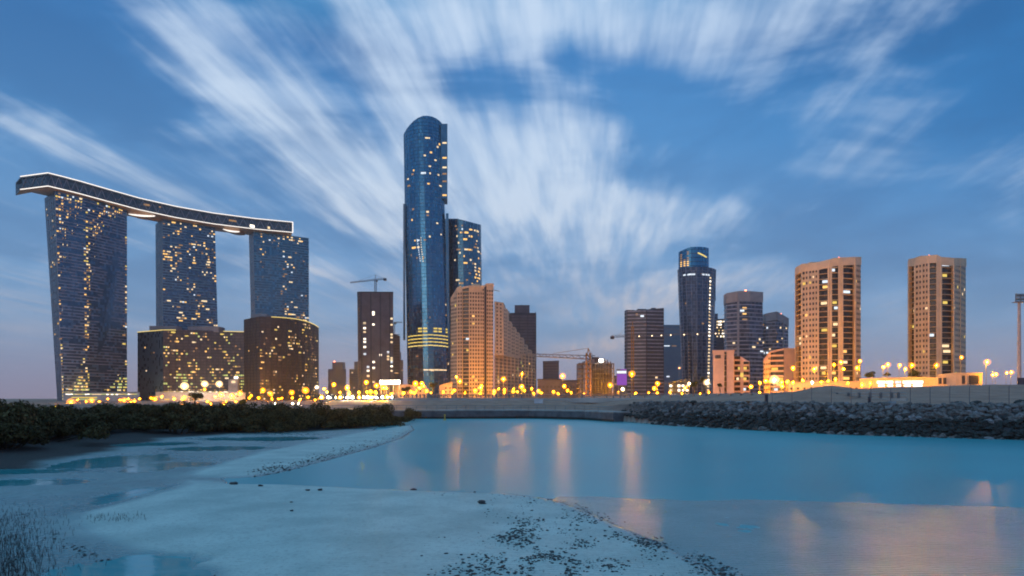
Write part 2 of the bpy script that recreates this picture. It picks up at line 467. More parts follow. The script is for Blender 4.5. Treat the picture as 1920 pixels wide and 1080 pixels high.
t3 = gate([(475, 838), (483, 818), (530, 834), (579, 852)], [(467, 838), (475, 818), (530, 834), (579, 853)],
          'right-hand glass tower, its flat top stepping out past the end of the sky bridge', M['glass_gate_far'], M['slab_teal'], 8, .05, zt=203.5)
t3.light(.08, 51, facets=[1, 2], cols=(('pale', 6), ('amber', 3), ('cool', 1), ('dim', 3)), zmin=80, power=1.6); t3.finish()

# ---- sky bridge
def sky_bridge():
    tops = [(90, 323), (118, 330), (150, 338.5), (200, 353), (260, 370), (330, 386), (400, 398.5), (480, 409), (548, 415.5)]
    ZT, ZB = 217.5, 204.0
    front = []
    for px, py in tops:
        Y = (ZT - CH) * F / (HZ - py); front.append(Vector((XP(px, Y), Y, 0)))
    Yl = (ZT - CH) * F / (HZ - 328)
    end = Vector((XP(34, Yl), Yl + 3, 0))
    ctr = front[4]
    root = empty('sky_bridge', (ctr.x, ctr.y + 15, ZB), 'long curved glass bridge edged with white light lines across the tops of three towers', 'sky bridge')
    org = Vector(root.location)
    W = 34
    chain = [end] + front
    # back edge: chain shifted away
    back = []
    for i, p in enumerate(chain):
        a = chain[max(0, i - 1)] if i > 1 else chain[1]; b = chain[min(len(chain) - 1, i + 1)] if i > 0 else chain[2]
        d = (b - a).normalized(); nn = Vector((d.y, -d.x, 0))
        back.append(p - nn * W if i > 0 else None)
    back[0] = end + (back[1] - front[0]) * .75 + Vector((4, 4, 0))
    up = Vector((0, 0, 1))
    glz = MB(org); sof = MB(org); deck = MB(org); tr = MB(org); st = MB(org); sb = MB(org)
    u0 = 0
    for i in range(len(chain) - 1):
        a, b = chain[i], chain[i + 1]; d = (b - a); L = d.length; d.normalize(); nn = Vector((d.y, -d.x, 0)) * -1
        nn = Vector((d.y, -d.x, 0))
        glz.face([a + up * (ZB + 1.2) - nn * 1.5, b + up * (ZB + 1.2) - nn * 1.5, b + up * (ZT - 1.6) - nn * 1.5, a + up * (ZT - 1.6) - nn * 1.5], 0, [(u0, 0), (u0 + L, 0), (u0 + L, 16), (u0, 16)])
        u0 += L
        # roof slab and floor slab with their edges
        for z0, z1, mb in ((ZT - 2.2, ZT - .9, deck), (ZB, ZB + 1.2, deck)):
            mb.hexa([a + up * z0, b + up * z0, back[i + 1] + up * z0, back[i] + up * z0, a + up * z1, b + up * z1, back[i + 1] + up * z1, back[i] + up * z1])
        # soffit: slopes down to a keel towards the middle of the bridge
        m0 = (a + back[i]) / 2; m1 = (b + back[i + 1]) / 2
        zk = ZB - 1.2
        sof.face([a + up * (ZB - .02), m0 + up * zk, m1 + up * zk, b + up * (ZB - .02)])
        sof.face([m0 + up * zk, back[i] + up * (ZB - .02), back[i + 1] + up * (ZB - .02), m1 + up * zk])
        # light lines
        for z, mb in ((ZT - .9, st), (ZB + .1, sb)):
            o = nn * .35
            mb.hexa([a + up * z + o, b + up * z + o, b + up * z + nn * .03, a + up * z + nn * .03, a + up * (z + .75) + o, b + up * (z + .75) + o, b + up * (z + .75) + nn * .03, a + up * (z + .75) + nn * .03])
        # truss diagonals
        nseg = max(2, int(L / 9))
        for k in range(nseg):
            p0 = a + d * (L * k / nseg) - nn * 1.1; p1 = a + d * (L * (k + 1) / nseg) - nn * 1.1; pm = (p0 + p1) / 2
            tr.bar(p0 + up * (ZB + 1.2), pm + up * (ZT - 2.2), .32); tr.bar(pm + up * (ZT - 2.2), p1 + up * (ZB + 1.2), .32)
    # closing faces, end walls
    e = [chain[0], back[0]]; f = [chain[-1], back[-1]]
    glz.face([f[0] + up * (ZB + 1.2), f[1] + up * (ZB + 1.2), f[1] + up * (ZT - 2.2), f[0] + up * (ZT - 2.2)], 0, [(0, 0), (W, 0), (W, 16), (0, 16)])
    glz.face([e[1] + up * (ZB + 1.2) + Vector((6, 0, 0)), e[0] + up * (ZB + 1.2) + Vector((6, 0, 0)), e[0] + up * (ZT - 2.2) + Vector((6, 0, 0)), e[1] + up * (ZT - 2.2) + Vector((6, 0, 0))], 0, [(0, 0), (W, 0), (W, 16), (0, 16)])
    for i in range(len(chain) - 1):
        glz.face([back[i + 1] + up * (ZB + 1.2), back[i] + up * (ZB + 1.2), back[i] + up * (ZT - 2.2), back[i + 1] + up * (ZT - 2.2)], 0, [(0, 0), (20, 0), (20, 16), (0, 16)])
    a, b = f; nn = Vector((1, 0, 0))
    st.hexa([a + up * (ZB), a + up * (ZB) + nn * .8 + Vector((0, .4, 0)), a + up * ZB + nn * .8 + Vector((0, 1.2, 0)), a + up * ZB + Vector((0, 1.2, 0)),
             a + up * ZT, a + up * ZT + nn * .8 + Vector((0, .4, 0)), a + up * ZT + nn * .8 + Vector((0, 1.2, 0)), a + up * ZT + Vector((0, 1.2, 0))])
    glz.obj('glazing', M['rail_glass'], root); sof.obj('soffit', M['soffit'], root); deck.obj('deck', M['steel'], root); tr.obj('truss', M['slab'], root)
    st.obj('light_strip', G['strip'], root); sb.obj('light_strip', G['strip'], root)
    # crescent lit bellies between the towers
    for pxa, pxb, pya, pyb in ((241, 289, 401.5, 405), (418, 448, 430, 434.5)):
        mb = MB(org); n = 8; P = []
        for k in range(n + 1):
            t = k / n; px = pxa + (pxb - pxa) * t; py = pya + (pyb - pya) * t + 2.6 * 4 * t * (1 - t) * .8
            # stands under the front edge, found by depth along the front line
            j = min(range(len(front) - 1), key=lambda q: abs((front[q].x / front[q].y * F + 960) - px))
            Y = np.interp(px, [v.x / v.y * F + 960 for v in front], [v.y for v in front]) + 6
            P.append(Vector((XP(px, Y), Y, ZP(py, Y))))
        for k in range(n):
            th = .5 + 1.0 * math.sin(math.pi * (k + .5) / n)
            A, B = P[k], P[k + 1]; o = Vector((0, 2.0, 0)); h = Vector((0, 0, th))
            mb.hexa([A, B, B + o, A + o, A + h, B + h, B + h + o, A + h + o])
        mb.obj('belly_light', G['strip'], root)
        mb = MB(org)
        for k in range(n):
            A, B = P[k] + Vector((0, 2.1, .2)), P[k + 1] + Vector((0, 2.1, .2)); o = Vector((0, 16, 0))
            zA, zB = ZB - .8, ZB - .8
            mb.hexa([A, B, B + o, A + o, Vector((A.x, A.y, zA)), Vector((B.x, B.y, zB)), Vector((B.x, B.y + 16, zB)), Vector((A.x, A.y + 16, zA))])
        mb.obj('belly', M['soffit'], root)
    for px, py, w, h, kd in ((473, 424, 8, 4.5, 'shop'), (504, 427, 4, 4, 'pale'), (275, 384, 9, 3, 'dim'), (437, 414, 14, 3, 'dim'), (300, 388, 3, 2, 'dim')):
        Y = np.interp(px, [v.x / v.y * F + 960 for v in front], [v.y for v in front]) + .7
        o = bpy.data.objects.new('window', PANE[kd]); COL.objects.link(o); o.parent = root
        o.matrix_basis = pane_matrix(Vector((XP(px, Y), Y, ZP(py, Y))) - org, (.75, .66, 0), (.66, -.75, 0), w * .66, h * .66, .3)
    mb = MB(org)
    for px in (497, 507): 
        Y = 850; mb.bar((XP(px, Y), Y + 8, ZT - 1), (XP(px, Y), Y + 8, ZT + 3), .3)
    mb.obj('roof_mast', M['steel'], root)
sky_bridge()

# ---- blocks at the foot of the three towers
pl = Tower('apartment_block', 'long flat-roofed dark block below the middle tower, lit line along its roof', 'apartment block',
           [(258, 742), (306, 716)] + arc(306, 716, 462, 748, -8, 7)[1:], 60, ytop=[622, 618] + [618 + k * .6 for k in range(7)],
           mats={'g': M['glass_podium'], 's': M['glass_side'], 'roof': M['steel']}, kinds=['s'] + ['g'] * 7, fh=3.2, cw=2.2)
pl.body().bands(M['darkwall'], h=.5, out=.3, facets=range(1, 8)).fins(M['darkwall'], every=3, w=.4, out=.35, facets=range(1, 8))
pl.light(.095, 61, facets=range(1, 8), cols=(('yellow', 4), ('amber', 4), ('pale', 2), ('green', 3), ('dim', 8)), power=2)
pl.light(.2, 62, facets=range(1, 8), zmax=30, cols=(('green', 5), ('dim', 5), ('yellow', 1)), power=2)
for k in range(46): pl.add_lit(1 + k // 8, ((k % 8) + .5) / 8, 10.6, 2.0, 1.2, random.choice(['shop', 'pale', 'green', 'yellow']))
pl.add_lit(0, .3, 58, 1.8, 1.6, 'amber'); pl.add_lit(0, .65, 52, 1.6, 1.5, 'dim'); pl.add_lit(0, .35, 33, 1.8, 1.6, 'pale')
pl.finish(90)
pl.edge_strip('roof_light', 'warmstrip', [0, 1], None, .7, .5); pl.edge_strip('roof_light', 'warmstrip', [6, 7], None, .7, .5)
pl.roof_block(280, 330, 611, 735, 14, pl.pt[0].z - .5, M['greyroof']); pl.roof_block(352, 410, 612, 742, 16, pl.pt[0].z - .5, M['greyroof'])
pl.roof_block(428, 446, 711, 728, 4, 5, M['pale_concrete'], 'white_bay')
for k in range(2): pl.part_box('bay_window', (XP(437 + k * 5, 727), 727.9, ZP(716 - k * 8, 727)), (4.2, .4, 2.4), [G['pale'], G['shop']][k])

pr = Tower('apartment_block', 'brown curved dark block below the right-hand tower, a yellow light line on its sloping roof', 'apartment block',
           [(458, 736), (487, 715)] + arc(487, 715, 597, 800, 10, 8)[1:], 50, ytop=[599, 593] + [593.5, 594.5, 596, 598, 601, 604.5, 608.5, 613],
           mats={'g': M['glass_podium2'], 's': M['glass_podium2'], 'roof': M['steel']}, kinds=['s'] + ['g'] * 8, fh=3.2, cw=2.2)
pr.body().bands(M['darkwall'], h=.5, out=.3).fins(M['darkwall'], every=3, w=.45, out=.4)
pr.light(.085, 71, facets=range(1, 9), cols=(('yellow', 4), ('amber', 3), ('pale', 4), ('dim', 9)), power=1.5); pr.light(.01, 72, facets=[0])
pr.finish(90)
pr.edge_strip('roof_light', 'warmstrip', range(2, 9), None, .7, .5)
pr.roof_block(470, 500, 589, 735, 16, pr.pt[0].z - 1, M['greyroof'])

# low podium halls in front, left
lp = Tower('podium_hall', 'long low hall with lit strips at the foot of the widest dark tower', 'hall', [(118, 655), (262, 662)], 25, ytop=[737, 736],
           mats={'g': M['pale_concrete'], 'roof': M['concrete']}, fh=2.4, cw=3)
lp.body()
for k in range(30): lp.add_lit(0, .05 + k * .031, 7.6 - random.random() * .3, 2.0, .7, random.choice(['shop', 'pale', 'yellow', 'green']))
for k in range(14): lp.add_lit(0, .12 + k * .024, 4.4, 1.7, .9, 'yellow'); lp.add_lit(0, .2 + k * .018, 2.6, 1.3, .7, 'green')
lp.finish(60); lp.parapet(M['concrete'], .7)
lp2 = Tower('podium_hall', 'low wide hall under the long flat-roofed block, glowing orange', 'hall', [(292, 640), (460, 640)], 30, ytop=[736, 737],
            mats={'g': M['pale_concrete'], 'roof': M['concrete']}, fh=2.6, cw=3)
lp2.body(); lp2.light(.10, 82, cols=(('yellow', 3), ('amber', 4), ('dim', 4)), power=1, hf=.35)
lp2.finish(60); lp2.parapet(M['concrete'], .7)

# ---- small far flats
for lab, fr, yt, st in (('hazy twin-stepped block of flats far left of the tower with a crane', [(615, 1010), (649, 1010)], 692, (623, 643, 679)),
                        ('hazy narrow block of flats partly hidden by the tower with a crane', [(655, 1020), (680, 1020)], 692, (664, 680, 678)),
                        ('hazy slim block right of the tower with a crane', [(737, 930), (756, 930)], 675, (737, 749, 659))):
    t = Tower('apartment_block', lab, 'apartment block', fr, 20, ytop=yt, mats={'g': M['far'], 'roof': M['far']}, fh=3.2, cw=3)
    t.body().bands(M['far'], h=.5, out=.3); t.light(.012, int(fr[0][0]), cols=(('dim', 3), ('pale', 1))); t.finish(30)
    t.roof_block(st[0], st[1], st[2], fr[0][1] + 3, 14, t.pt[0].z - .5, M['far'], 'upper_storeys')
    if st[0] == 623: t.beacon(627, 678, 1012, .9)

# ---- tower with a crane on the roof
ct = Tower('apartment_tower', 'dusky purple high-rise with a tower crane on its roof', 'high-rise', [(672, 712), (679, 700), (737, 704)], 28, top=[(670, 712), (677, 700), (737, 704)], ytop=[549, 548.5, 549],
           mats={'g': M['purple'], 's': M['darkwall'], 'roof': M['darkwall']}, kinds=['s', 'g'], fh=3.3, cw=3.2)
ct.body().fins(M['darkwall'], every=3, w=1.2, out=.5, facets=[1]).fins(M['purple'], every=1, w=.3, out=.25, facets=[1], name='rib').bands(M['purple'], h=.4, out=.3)
for s, zs in ((.10, (60, 79, 74, 70, 63, 55, 48)), (.38, (90, 88, 78, 40, 34, 20)), (.95, (84, 78, 68, 65, 60, 44, 42, 40, 36, 31)), (.84, (50, 46, 43)), (.2, (35, 31, 26)), (.6, (47,))):
    for z in zs: ct.add_lit(1, s, z * 1.02, 2.4, 2.0, random.choice(['pale', 'shop', 'cool', 'pale']))
ct.finish(); ct.parapet(M['darkwall'], 1.0)
cb = Tower('apartment_tower', 'narrow dark high-rise tucked behind the right side of the tower with a crane', 'high-rise', [(728, 790), (750, 790)], 24, ytop=[622, 630],
           mats={'g': M['purple'], 'roof': M['darkwall']}, fh=3.3, cw=3)
cb.body().bands(M['darkwall'], h=.6, out=.5); cb.light(.02, 91, cols=(('pale', 2), ('dim', 3))); cb.finish(40)

# ---- tall domed tower and its rounded partner
ell = lambda c, hw, Yc, hd, n, a0=-170, a1=-10: [(c + hw * math.cos(math.radians(a0 + (a1 - a0) * k / n)), Yc + hd * math.sin(math.radians(a0 + (a1 - a0) * k / n))) for k in range(n + 1)]
fb = ell(805, 40, 776, 20, 12, -178, -2); ftp = ell(793, 36, 776, 20, 12, -178, -2)
prof = lambda px: float(np.interp(px, [756, 760, 765, 772, 782, 793, 803, 812, 820, 826, 830], [254, 245, 238, 229.5, 221.5, 217.2, 216.8, 219, 223, 228, 233]))
sk = Tower('skyscraper', 'tallest tower, blue glass with a domed top', 'skyscraper', fb, 22, top=ftp, ztops=[ZP(prof(p), y) for p, y in ftp],
           mats={'g': M['glass_blue'], 'roof': M['glass_teal']}, fh=3.9, cw=1.8)
sk.body()
sk.bands(M['slab_blue'], h=.28, out=.1, zmax=ZP(262, 760)); sk.fins(M['slab_blue'], every=4, w=.3, out=.2)
sk.light(.04, 101, facets=range(4, 10), clus=12, cols=(('pale', 5), ('amber', 4), ('cool', 1), ('dim', 4)), zmin=ZP(475, 760), zmax=ZP(258, 760), power=3, wf=1.5)
sk.light(.02, 102, facets=[1, 2, 3, 10, 11], cols=(('pale', 3), ('amber', 3), ('dim', 3)), zmin=ZP(470, 760), zmax=ZP(270, 760), wf=1.5)
sk.light(.006, 103, facets=range(2, 11), cols=(('dim', 4), ('pale', 1)), zmax=ZP(470, 760), power=1.5)
for k in range(11):  # two slanting runs of small white lights
    sk.add_lit(4, .3 + .055 * k, ZP(449 + k * 4, 757), 1.0, 1.3, 'cool'); sk.add_lit(5, -.1 + .05 * k if k > 2 else .05, ZP(446 + k * 4.4, 757), .9, 1.2, 'pale')
for i in range(1, 12):
    for zpy, kd in ((628, 'yellow'), (634.5, 'yellow'), (641, 'yellow'), (647.5, 'warmstrip')):
        if 1 <= i <= 10: sk.add_lit(i, .5, ZP(zpy + abs(i - 6) * .35, 758), sk.frame(i)[2] * .97, 1.1, kd)
    if i in (4, 5, 7, 8, 10):
        for zpy in (616, 621.5): sk.add_lit(i, .5, ZP(zpy, 758), sk.frame(i)[2] * .8, 1.7, 'yellow')
    if 5 <= i <= 9: sk.add_lit(i, .5, ZP(693.5, 757), sk.frame(i)[2] * .97, 1.3, 'pale')
sk.finish()
def fin(t, px0, px1, py0, py1, Y, dep, mat, name='side_fin'):
    mb = MB(t.org); P = []
    for z in (ZP(py1, Y), ZP(py0, Y)):
        P += [(XP(px0, Y), Y, z), (XP(px1, Y), Y, z), (XP(px1, Y) * (Y + dep) / Y, Y + dep, z), (XP(px0, Y) * (Y + dep) / Y, Y + dep, z)]
    mb.hexa(P); return mb.obj(name, mat, t.root)
fin(sk, 826.5, 839, 232, 372, 766, 24, M['fin_glass'])
fin(sk, 756, 760, 382, 635, 770, 22, M['glass_side'])
fin(sk, 836, 841, 400, 636, 770, 20, M['fin_glass'])
for k, zpy in enumerate((268, 296, 314, 326, 366, 340)):
    sk.part_box('fin_window', (XP(833.5, 765.9), 765.9, ZP(zpy, 766)), (4.6, .4, 1.7), G[['pale', 'amber', 'pale', 'dim', 'amber', 'dim'][k]])

fs = ell(872, 34, 812, 26, 10, -178, -2)
su = Tower('skyscraper', 'rounded blue glass tower half hidden behind the tallest domed tower', 'skyscraper', fs, 24, ytop=[410 + max(0, (p - 862)) * .26 for p, y in fs],
           top=ell(868, 33.5, 812, 26, 10, -178, -2), mats={'g': M['glass_teal'], 'roof': M['steel']}, fh=3.9, cw=1.8)
su.body().bands(M['slab_blue'], h=.28, out=.12).fins(M['slab_blue'], every=4, w=.3, out=.2)
su.light(.07, 111, facets=range(3, 10), clus=11, cols=(('amber', 5), ('pale', 5), ('cool', 1), ('dim', 4)), zmax=ZP(428, 800), zmin=ZP(560, 800), power=2.2, wf=1.5); su.finish()

# ---- tan stepped flats
tf = Tower('apartment_tower', 'tan high-rise in front of the domed tower, lit orange from the street', 'high-rise',
           [(845, 572), (858, 562), (867, 560), (880, 559), (900, 560), (908, 561.5), (912, 566), (925, 568)], 30,
           ytop=[562, 541, 541, 538, 538, 538, 534, 534], mats={'w': M['tan'], 'v': M['darkwall'], 'roof': M['tan2']}, kinds=['w', 'w', 'b', 'w', 'w', 'v', 'w'], fh=3.1, cw=2.4)
tf.body(); tf.balconies([2], 1.8, .25, lit=.12, seed=12); tf.light(.012, 121, facets=[3], cols=(('yellow', 4), ('pale', 2), ('amber', 3)), power=1.5); tf.light(.006, 122, facets=[0, 1, 4], cols=(('amber', 2), ('yellow', 2), ('pale', 2)))
tf.dark_windows([0, 1, 3, 4, 6], .56, .56); tf.bands(M['tan2'], h=.3, out=.25, facets=[3, 1]); tf.fins(M['tan2'], every=3, w=.6, out=.5, facets=[1, 3, 4]); tf.finish(); tf.parapet(M['tan2'], 1.2)
tf.beacon(868, 540, 566, .8); tf.beacon(924, 535, 572, .8)
tf.roof_block(884, 900, 532, 570, 10, tf.pt[3].z - .5, M['tan2'])
mb = MB(tf.org); mb.bar((XP(921, 570), 570, ZP(543, 570)), (XP(937, 570), 570, ZP(546, 570)), .25); mb.obj('roof_beam', M['steel'], tf.root)

steps = [(927, 944, 565, 576), (944, 951, 577, 590), (951, 958, 601, 600), (958, 966, 612, 612), (966, 973, 622, 622), (973, 981, 632, 634), (981, 988, 645, 646), (988, 996, 655, 657), (996, 1004, 663, 668)]
fr = []; yt = []; kd = []
for k, (a, b, y, Y) in enumerate(steps):
    fr += [(a + .1, Y), (b, Y + 5)]; yt += [y, y]; kd += ['w', 'w']
ws = Tower('apartment_block', 'tan block of flats stepping down to the right like a staircase', 'apartment block', [(927, 576), (1004, 676)], 26, ytop=[663, 663],
           mats={'w': M['tan'], 'roof': M['tan2']}, kinds=['w'], fh=3.1, cw=2.4)
ws.body(); ws.light(.02, 131, cols=(('yellow', 3), ('pale', 3), ('amber', 3), ('green', 1)), power=1.5); ws.dark_windows([0], .58, .55); ws.bands(M['tan2'], h=.3, out=.25); ws.fins(M['tan2'], every=4, w=.7, out=.6); ws.finish(70)
zc = ws.pt[0].z
for a, b, y, Y in steps[:-1]:
    x0, x1 = XP(a, Y), XP(b, Y + 8); mb = MB(ws.org); z1 = ZP(y, Y)
    P = []
    for z in (zc - 1.2, z1): P += [(x0, Y - .6, z), (x1 + .05, Y + 8, z), (x1 + 1.5, Y + 30, z), (x0 + .9, Y + 22, z)]
    mb.hexa(P); mb.obj('stepped_wing', M['tan2'], ws.root)
    wn = MB(ws.org); nfl = int((z1 - zc) / 3.1)
    for v in range(nfl):
        for q in range(2):
            t = .3 + q * .4; c = Vector((x0 + (x1 - x0) * t, Y - .6 + 8.6 * t, z1 - 2 - v * 3.1)); u = Vector((x1 - x0, 8.6, 0)).normalized(); n = Vector((u.y, -u.x, 0))
            hx = u * .8; o = n * .08; hz = Vector((0, 0, .75))
            wn.hexa([c - hx - hz + o, c + hx - hz + o, c + hx - hz - o, c - hx - hz - o, c - hx + hz + o, c + hx + hz + o, c + hx + hz - o, c - hx + hz - o])
    if wn.f: wn.obj('dark_window', M['window_dark'], ws.root)['kind'] = 'stuff'
lowg = Tower('annex', 'low tan annex at the foot of the tan high-rise, left side', 'annex', [(824, 540), (848, 540)], 18, ytop=[724, 717], mats={'w': M['tan2'], 'roof': M['tan']}, kinds=['w'], fh=3, cw=3)
lowg.body().dark_windows([0], .4, .4).parapet(M['tan'], .6)

dk = Tower('apartment_tower', 'dark tower with a smaller top block behind the staircase flats', 'high-rise', [(953, 800), (958, 790), (1005, 792)], 30, ytop=[591, 589, 589], mats={'g': M['purple'], 's': M['darkwall'], 'roof': M['darkwall']}, kinds=['s', 'g'], fh=3.4, cw=2.5)
dk.body().bands(M['darkwall'], h=.8, out=.5).fins(M['darkwall'], every=4, w=.6, out=.55); dk.light(.006, 141, cols=(('pale', 1), ('amber', 1))); dk.finish(40); dk.roof_block(965, 993, 572, 800, 14, dk.pt[1].z - .5, M['purple']).name = 'upper_storeys'
dk.parapet(M['darkwall'], 1.5)
mb = MB(dk.org)
for px, py in ((955, 583), (1004, 584)): mb.bar((XP(px, 800), 801, ZP(591, 800)), (XP(px, 800), 801, ZP(py, 800)), .3)
mb.bar((XP(978, 800), 806, ZP(573, 800)), (XP(978, 800), 806, ZP(569, 800)), .3); mb.obj('roof_mast', M['steel'], dk.root)
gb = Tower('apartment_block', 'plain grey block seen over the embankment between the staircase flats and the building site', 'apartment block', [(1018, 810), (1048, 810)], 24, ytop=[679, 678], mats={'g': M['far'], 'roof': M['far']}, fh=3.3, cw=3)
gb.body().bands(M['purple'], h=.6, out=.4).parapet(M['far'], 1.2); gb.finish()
for lab, a, b, y, Y in (('low dim building beneath the plain grey block', 1008, 1052, 712, 500), ('low dim building beside the building site, left of the yellow crane', 1052, 1086, 714, 520), ('low dark building left of the wide grey block, behind the purple screen', 1150, 1176, 706, 560)):
    t = Tower('low_building', lab, 'building', [(a, Y), (b, Y)], 18, ytop=y, mats={'w': M['purple'], 'roof': M['darkwall']}, kinds=['w'], fh=3.1, cw=3)
    t.body(); t.light(.03, int(a), cols=(('dim', 3), ('amber', 1))); t.dark_windows([0], .5, .45); t.finish(20); t.parapet(M['darkwall'], .6)

# ---- wide grey block, pale block, round tower, and their neighbours
gl = Tower('office_tower', 'wide grey block with fine horizontal lines and a ragged roof edge', 'office block', [(1172, 640), (1176, 632), (1212, 628), (1244, 632)], 34, ytop=[583, 583, 581, 577.5], mats={'g': M['glass_grey'], 'roof': M['darkwall']}, fh=3.3, cw=3)
gl.body().bands(M['slab'], h=.9, out=.45); gl.fins(M['darkwall'], every=6, w=.4, out=.5)
gl.add_lit(1, .78, ZP(592.5, 631), 3.2, 2.4, 'cool'); gl.add_lit(1, .5, ZP(590, 631), 2.2, 2, 'dim'); gl.light(.003, 151, cols=(('dim', 2), ('pale', 1))); gl.finish(60)
for a, b, y in ((1174, 1190, 583), (1196, 1212, 581), (1222, 1230, 579)): gl.roof_block(a, b, y - 1.8, 636, 8, gl.pt[1].z - 1, M['darkwall'])
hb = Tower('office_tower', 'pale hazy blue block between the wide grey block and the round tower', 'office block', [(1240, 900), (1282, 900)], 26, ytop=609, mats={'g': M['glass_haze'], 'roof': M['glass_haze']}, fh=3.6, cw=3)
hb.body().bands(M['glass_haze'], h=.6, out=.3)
for k in range(4): hb.add_lit(0, .16 + k * .06, ZP(648.5, 900), 2.2, 1.4, 'cool')
for k in range(3): hb.add_lit(0, .5 + k * .07, ZP(648.5, 900), 1.6, 1.1, 'dim')
hb.add_lit(0, .3, ZP(706, 900), 4, 1.6, 'cool'); hb.finish()
fr = ell(1307.5, 27, 716, 17, 10, -178, -2); ft = ell(1306.5, 36, 716, 19, 10, -178, -2)
rt = Tower('skyscraper', 'round dark tower with a notched crown and a lit column down its right side', 'skyscraper', fr, 20, top=ft, z1=ZP(503, 706), mats={'g': M['glass_navy'], 'roof': M['steel']}, fh=3.5, cw=2.0)
rt.body().bands(M['slab'], h=.25, out=.12).fins(M['slab'], every=3, w=.3, out=.2)
z = 12
while z < ZP(518, 706):
    rt.add_lit(7, .72, z, 3.4, 1.7, 'pale' if random.random() < .6 else 'shop'); z += 3.5
    if z < ZP(640, 706): rt.add_lit(3, .25, z, 1.0, 1.0, 'dim')
for i, s, w in ((2, .5, 4.2), (3, .45, 6.0), (4, .3, 4.5), (6, .2, 4), (6, .8, 3), (7, .3, 3)): rt.add_lit(i, s, ZP(515, 700), w, 1.6, 'cool')
rt.light(.004, 161, cols=(('dim', 3), ('pale', 1))); rt.finish()
# crown: narrower drum
mb = MB(rt.org); n = 26; za, zb = ZP(503, 706), ZP(463, 706); c = (XP(1300.5, 716), 716); R = 28.5 / F * 706
dr = []
for k in range(n): dr.append((c[0] + R * math.cos(2 * math.pi * k / n), c[1] + R * .7 * math.sin(2 * math.pi * k / n)))
for k in range(n):
    a, b = dr[k], dr[(k + 1) % n]
    zt = lambda p: zb - max(0, (c[0] - 6 - p[0])) * .35
    u0 = k * 4.0; mb.face([(a[0], a[1], za - 2), (b[0], b[1], za - 2), (b[0], b[1], zt(b)), (a[0], a[1], zt(a))], 0, [(u0, 0), (u0 + 4, 0), (u0 + 4, zb - za), (u0, zb - za)])
mb.face([(p[0], p[1], zt(p)) for p in dr]); mb.obj('crown', M['glass_blue'], rt.root)
def drum_pt(px):
    x = XP(px, 704); cs = max(-1, min(1, (x - c[0]) / R)); a = -math.acos(cs)
    p = Vector((c[0] + R * math.cos(a), c[1] + R * .7 * math.sin(a), 0)); nrm = Vector((math.cos(a), math.sin(a) / .7, 0)).normalized(); return p + nrm * .1, nrm
for k in range(8):
    for px, ok in ((1280.5, k > 0), (1285.5, k > 3), (1291, k != 2)):
        if not ok: continue
        p, nrm = drum_pt(px); o = bpy.data.objects.new('crown_window', PANE['amber' if k > 4 else 'dim']); COL.objects.link(o); o.parent = rt.root
        p.z = ZP(470 + k * 3.6, 700); o.matrix_basis = pane_matrix(p - rt.org, (-nrm.y, nrm.x, 0), nrm, 2.0, 1.1, .2)
for k in range(9):
    p, nrm = drum_pt(1310 + k * 2.0); o = bpy.data.objects.new('crown_light', PANE['warmstrip']); COL.objects.link(o); o.parent = rt.root
    p.z = ZP(472.5 + k * .8, 700); o.matrix_basis = pane_matrix(p - rt.org, (-nrm.y, nrm.x, 0), nrm, 1.5, 1.3, .2)
fin(rt, 1329, 1342, 505, 560, 712, 16, M['fin_glass'], 'shoulder'); rt.beacon(1336, 504, 715, .7)

ob = Tower('office_tower', 'slim dark block close behind the right side of the round tower', 'office block', [(1333, 800), (1346, 800)], 24, ytop=588, mats={'g': M['glass_navy'], 'roof': M['steel']}, fh=3.5, cw=2.2)
ob.body().bands(M['slab'], h=.4, out=.2); ob.light(.01, 171, cols=(('pale', 2), ('dim', 2))); ob.finish(30)
lb = Tower('office_tower', 'slim brightly lit block squeezed left of the grey tower with a pale crown', 'office block', [(1343, 760), (1360, 760)], 20, ytop=598, mats={'g': M['glass_grey'], 'roof': M['steel']}, fh=3.3, cw=2.2)
lb.body().bands(M['purple'], h=.5, out=.3); lb.light(.20, 172, zmin=ZP(632, 760), cols=(('pale', 3), ('yellow', 2), ('shop', 2)), power=.6); lb.light(.1, 173, zmax=ZP(655, 760), zmin=ZP(690, 760), cols=(('pale', 3), ('dim', 2)), power=.6); lb.finish(40)

def crown_tower(label, fr, ytops, crown_h, seed, beacon, mats):
    t = Tower('apartment_tower', label, 'high-rise', fr, 30, ytop=ytops, mats=mats, kinds=['g'] * (len(fr) - 1), fh=3.3, cw=2.2, group='grey towers with pale crowns')
    t.body().bands(M['slab'], h=.8, out=.4)
    mb = MB(t.org)
    for i in range(t.nf):
        u, n, L = t.frame(i); a, b, c, d = t.facet(i); dn = Vector((0, 0, -crown_h)); o = n * .6; q = n * .2; up = Vector((0, 0, .5))
        mb.hexa([d + dn + o, c + dn + o, c + dn - q, d + dn - q, d + up + o, c + up + o, c + up - q, d + up - q])
    mb.obj('crown', M['greyroof'], t.root)
    t.beacon(*beacon); t.light(.016, seed, cols=(('cool', 4), ('pale', 3), ('dim', 4), ('amber', 1)), zmax=t.pt[0].z - crown_h - 1, power=1.6)
    return t
q = crown_tower('taller grey tower with a pale crown and two pale ribs, left of its twin', [(1358, 575), (1363, 566), (1384, 560), (1404, 560), (1430, 566)], [555, 551, 547, 547, 549], 8, 181, (1398, 545, 570, .8), {'g': M['glass_navy'], 'roof': M['greyroof']})
q.fins(M['greyroof'], every=40, w=1.6, out=.7, facets=[2], name='rib'); q.add_lit(2, .6, ZP(578, 560), 3.4, 1.8, 'amber'); q.add_lit(2, .6, ZP(588, 560), 3.2, 1.6, 'amber'); q.add_lit(2, .62, ZP(599, 560), 4, 1.4, 'dim'); q.finish(); q.roof_block(1385, 1403, 545.5, 566, 10, q.pt[2].z - 1, M['greyroof'])
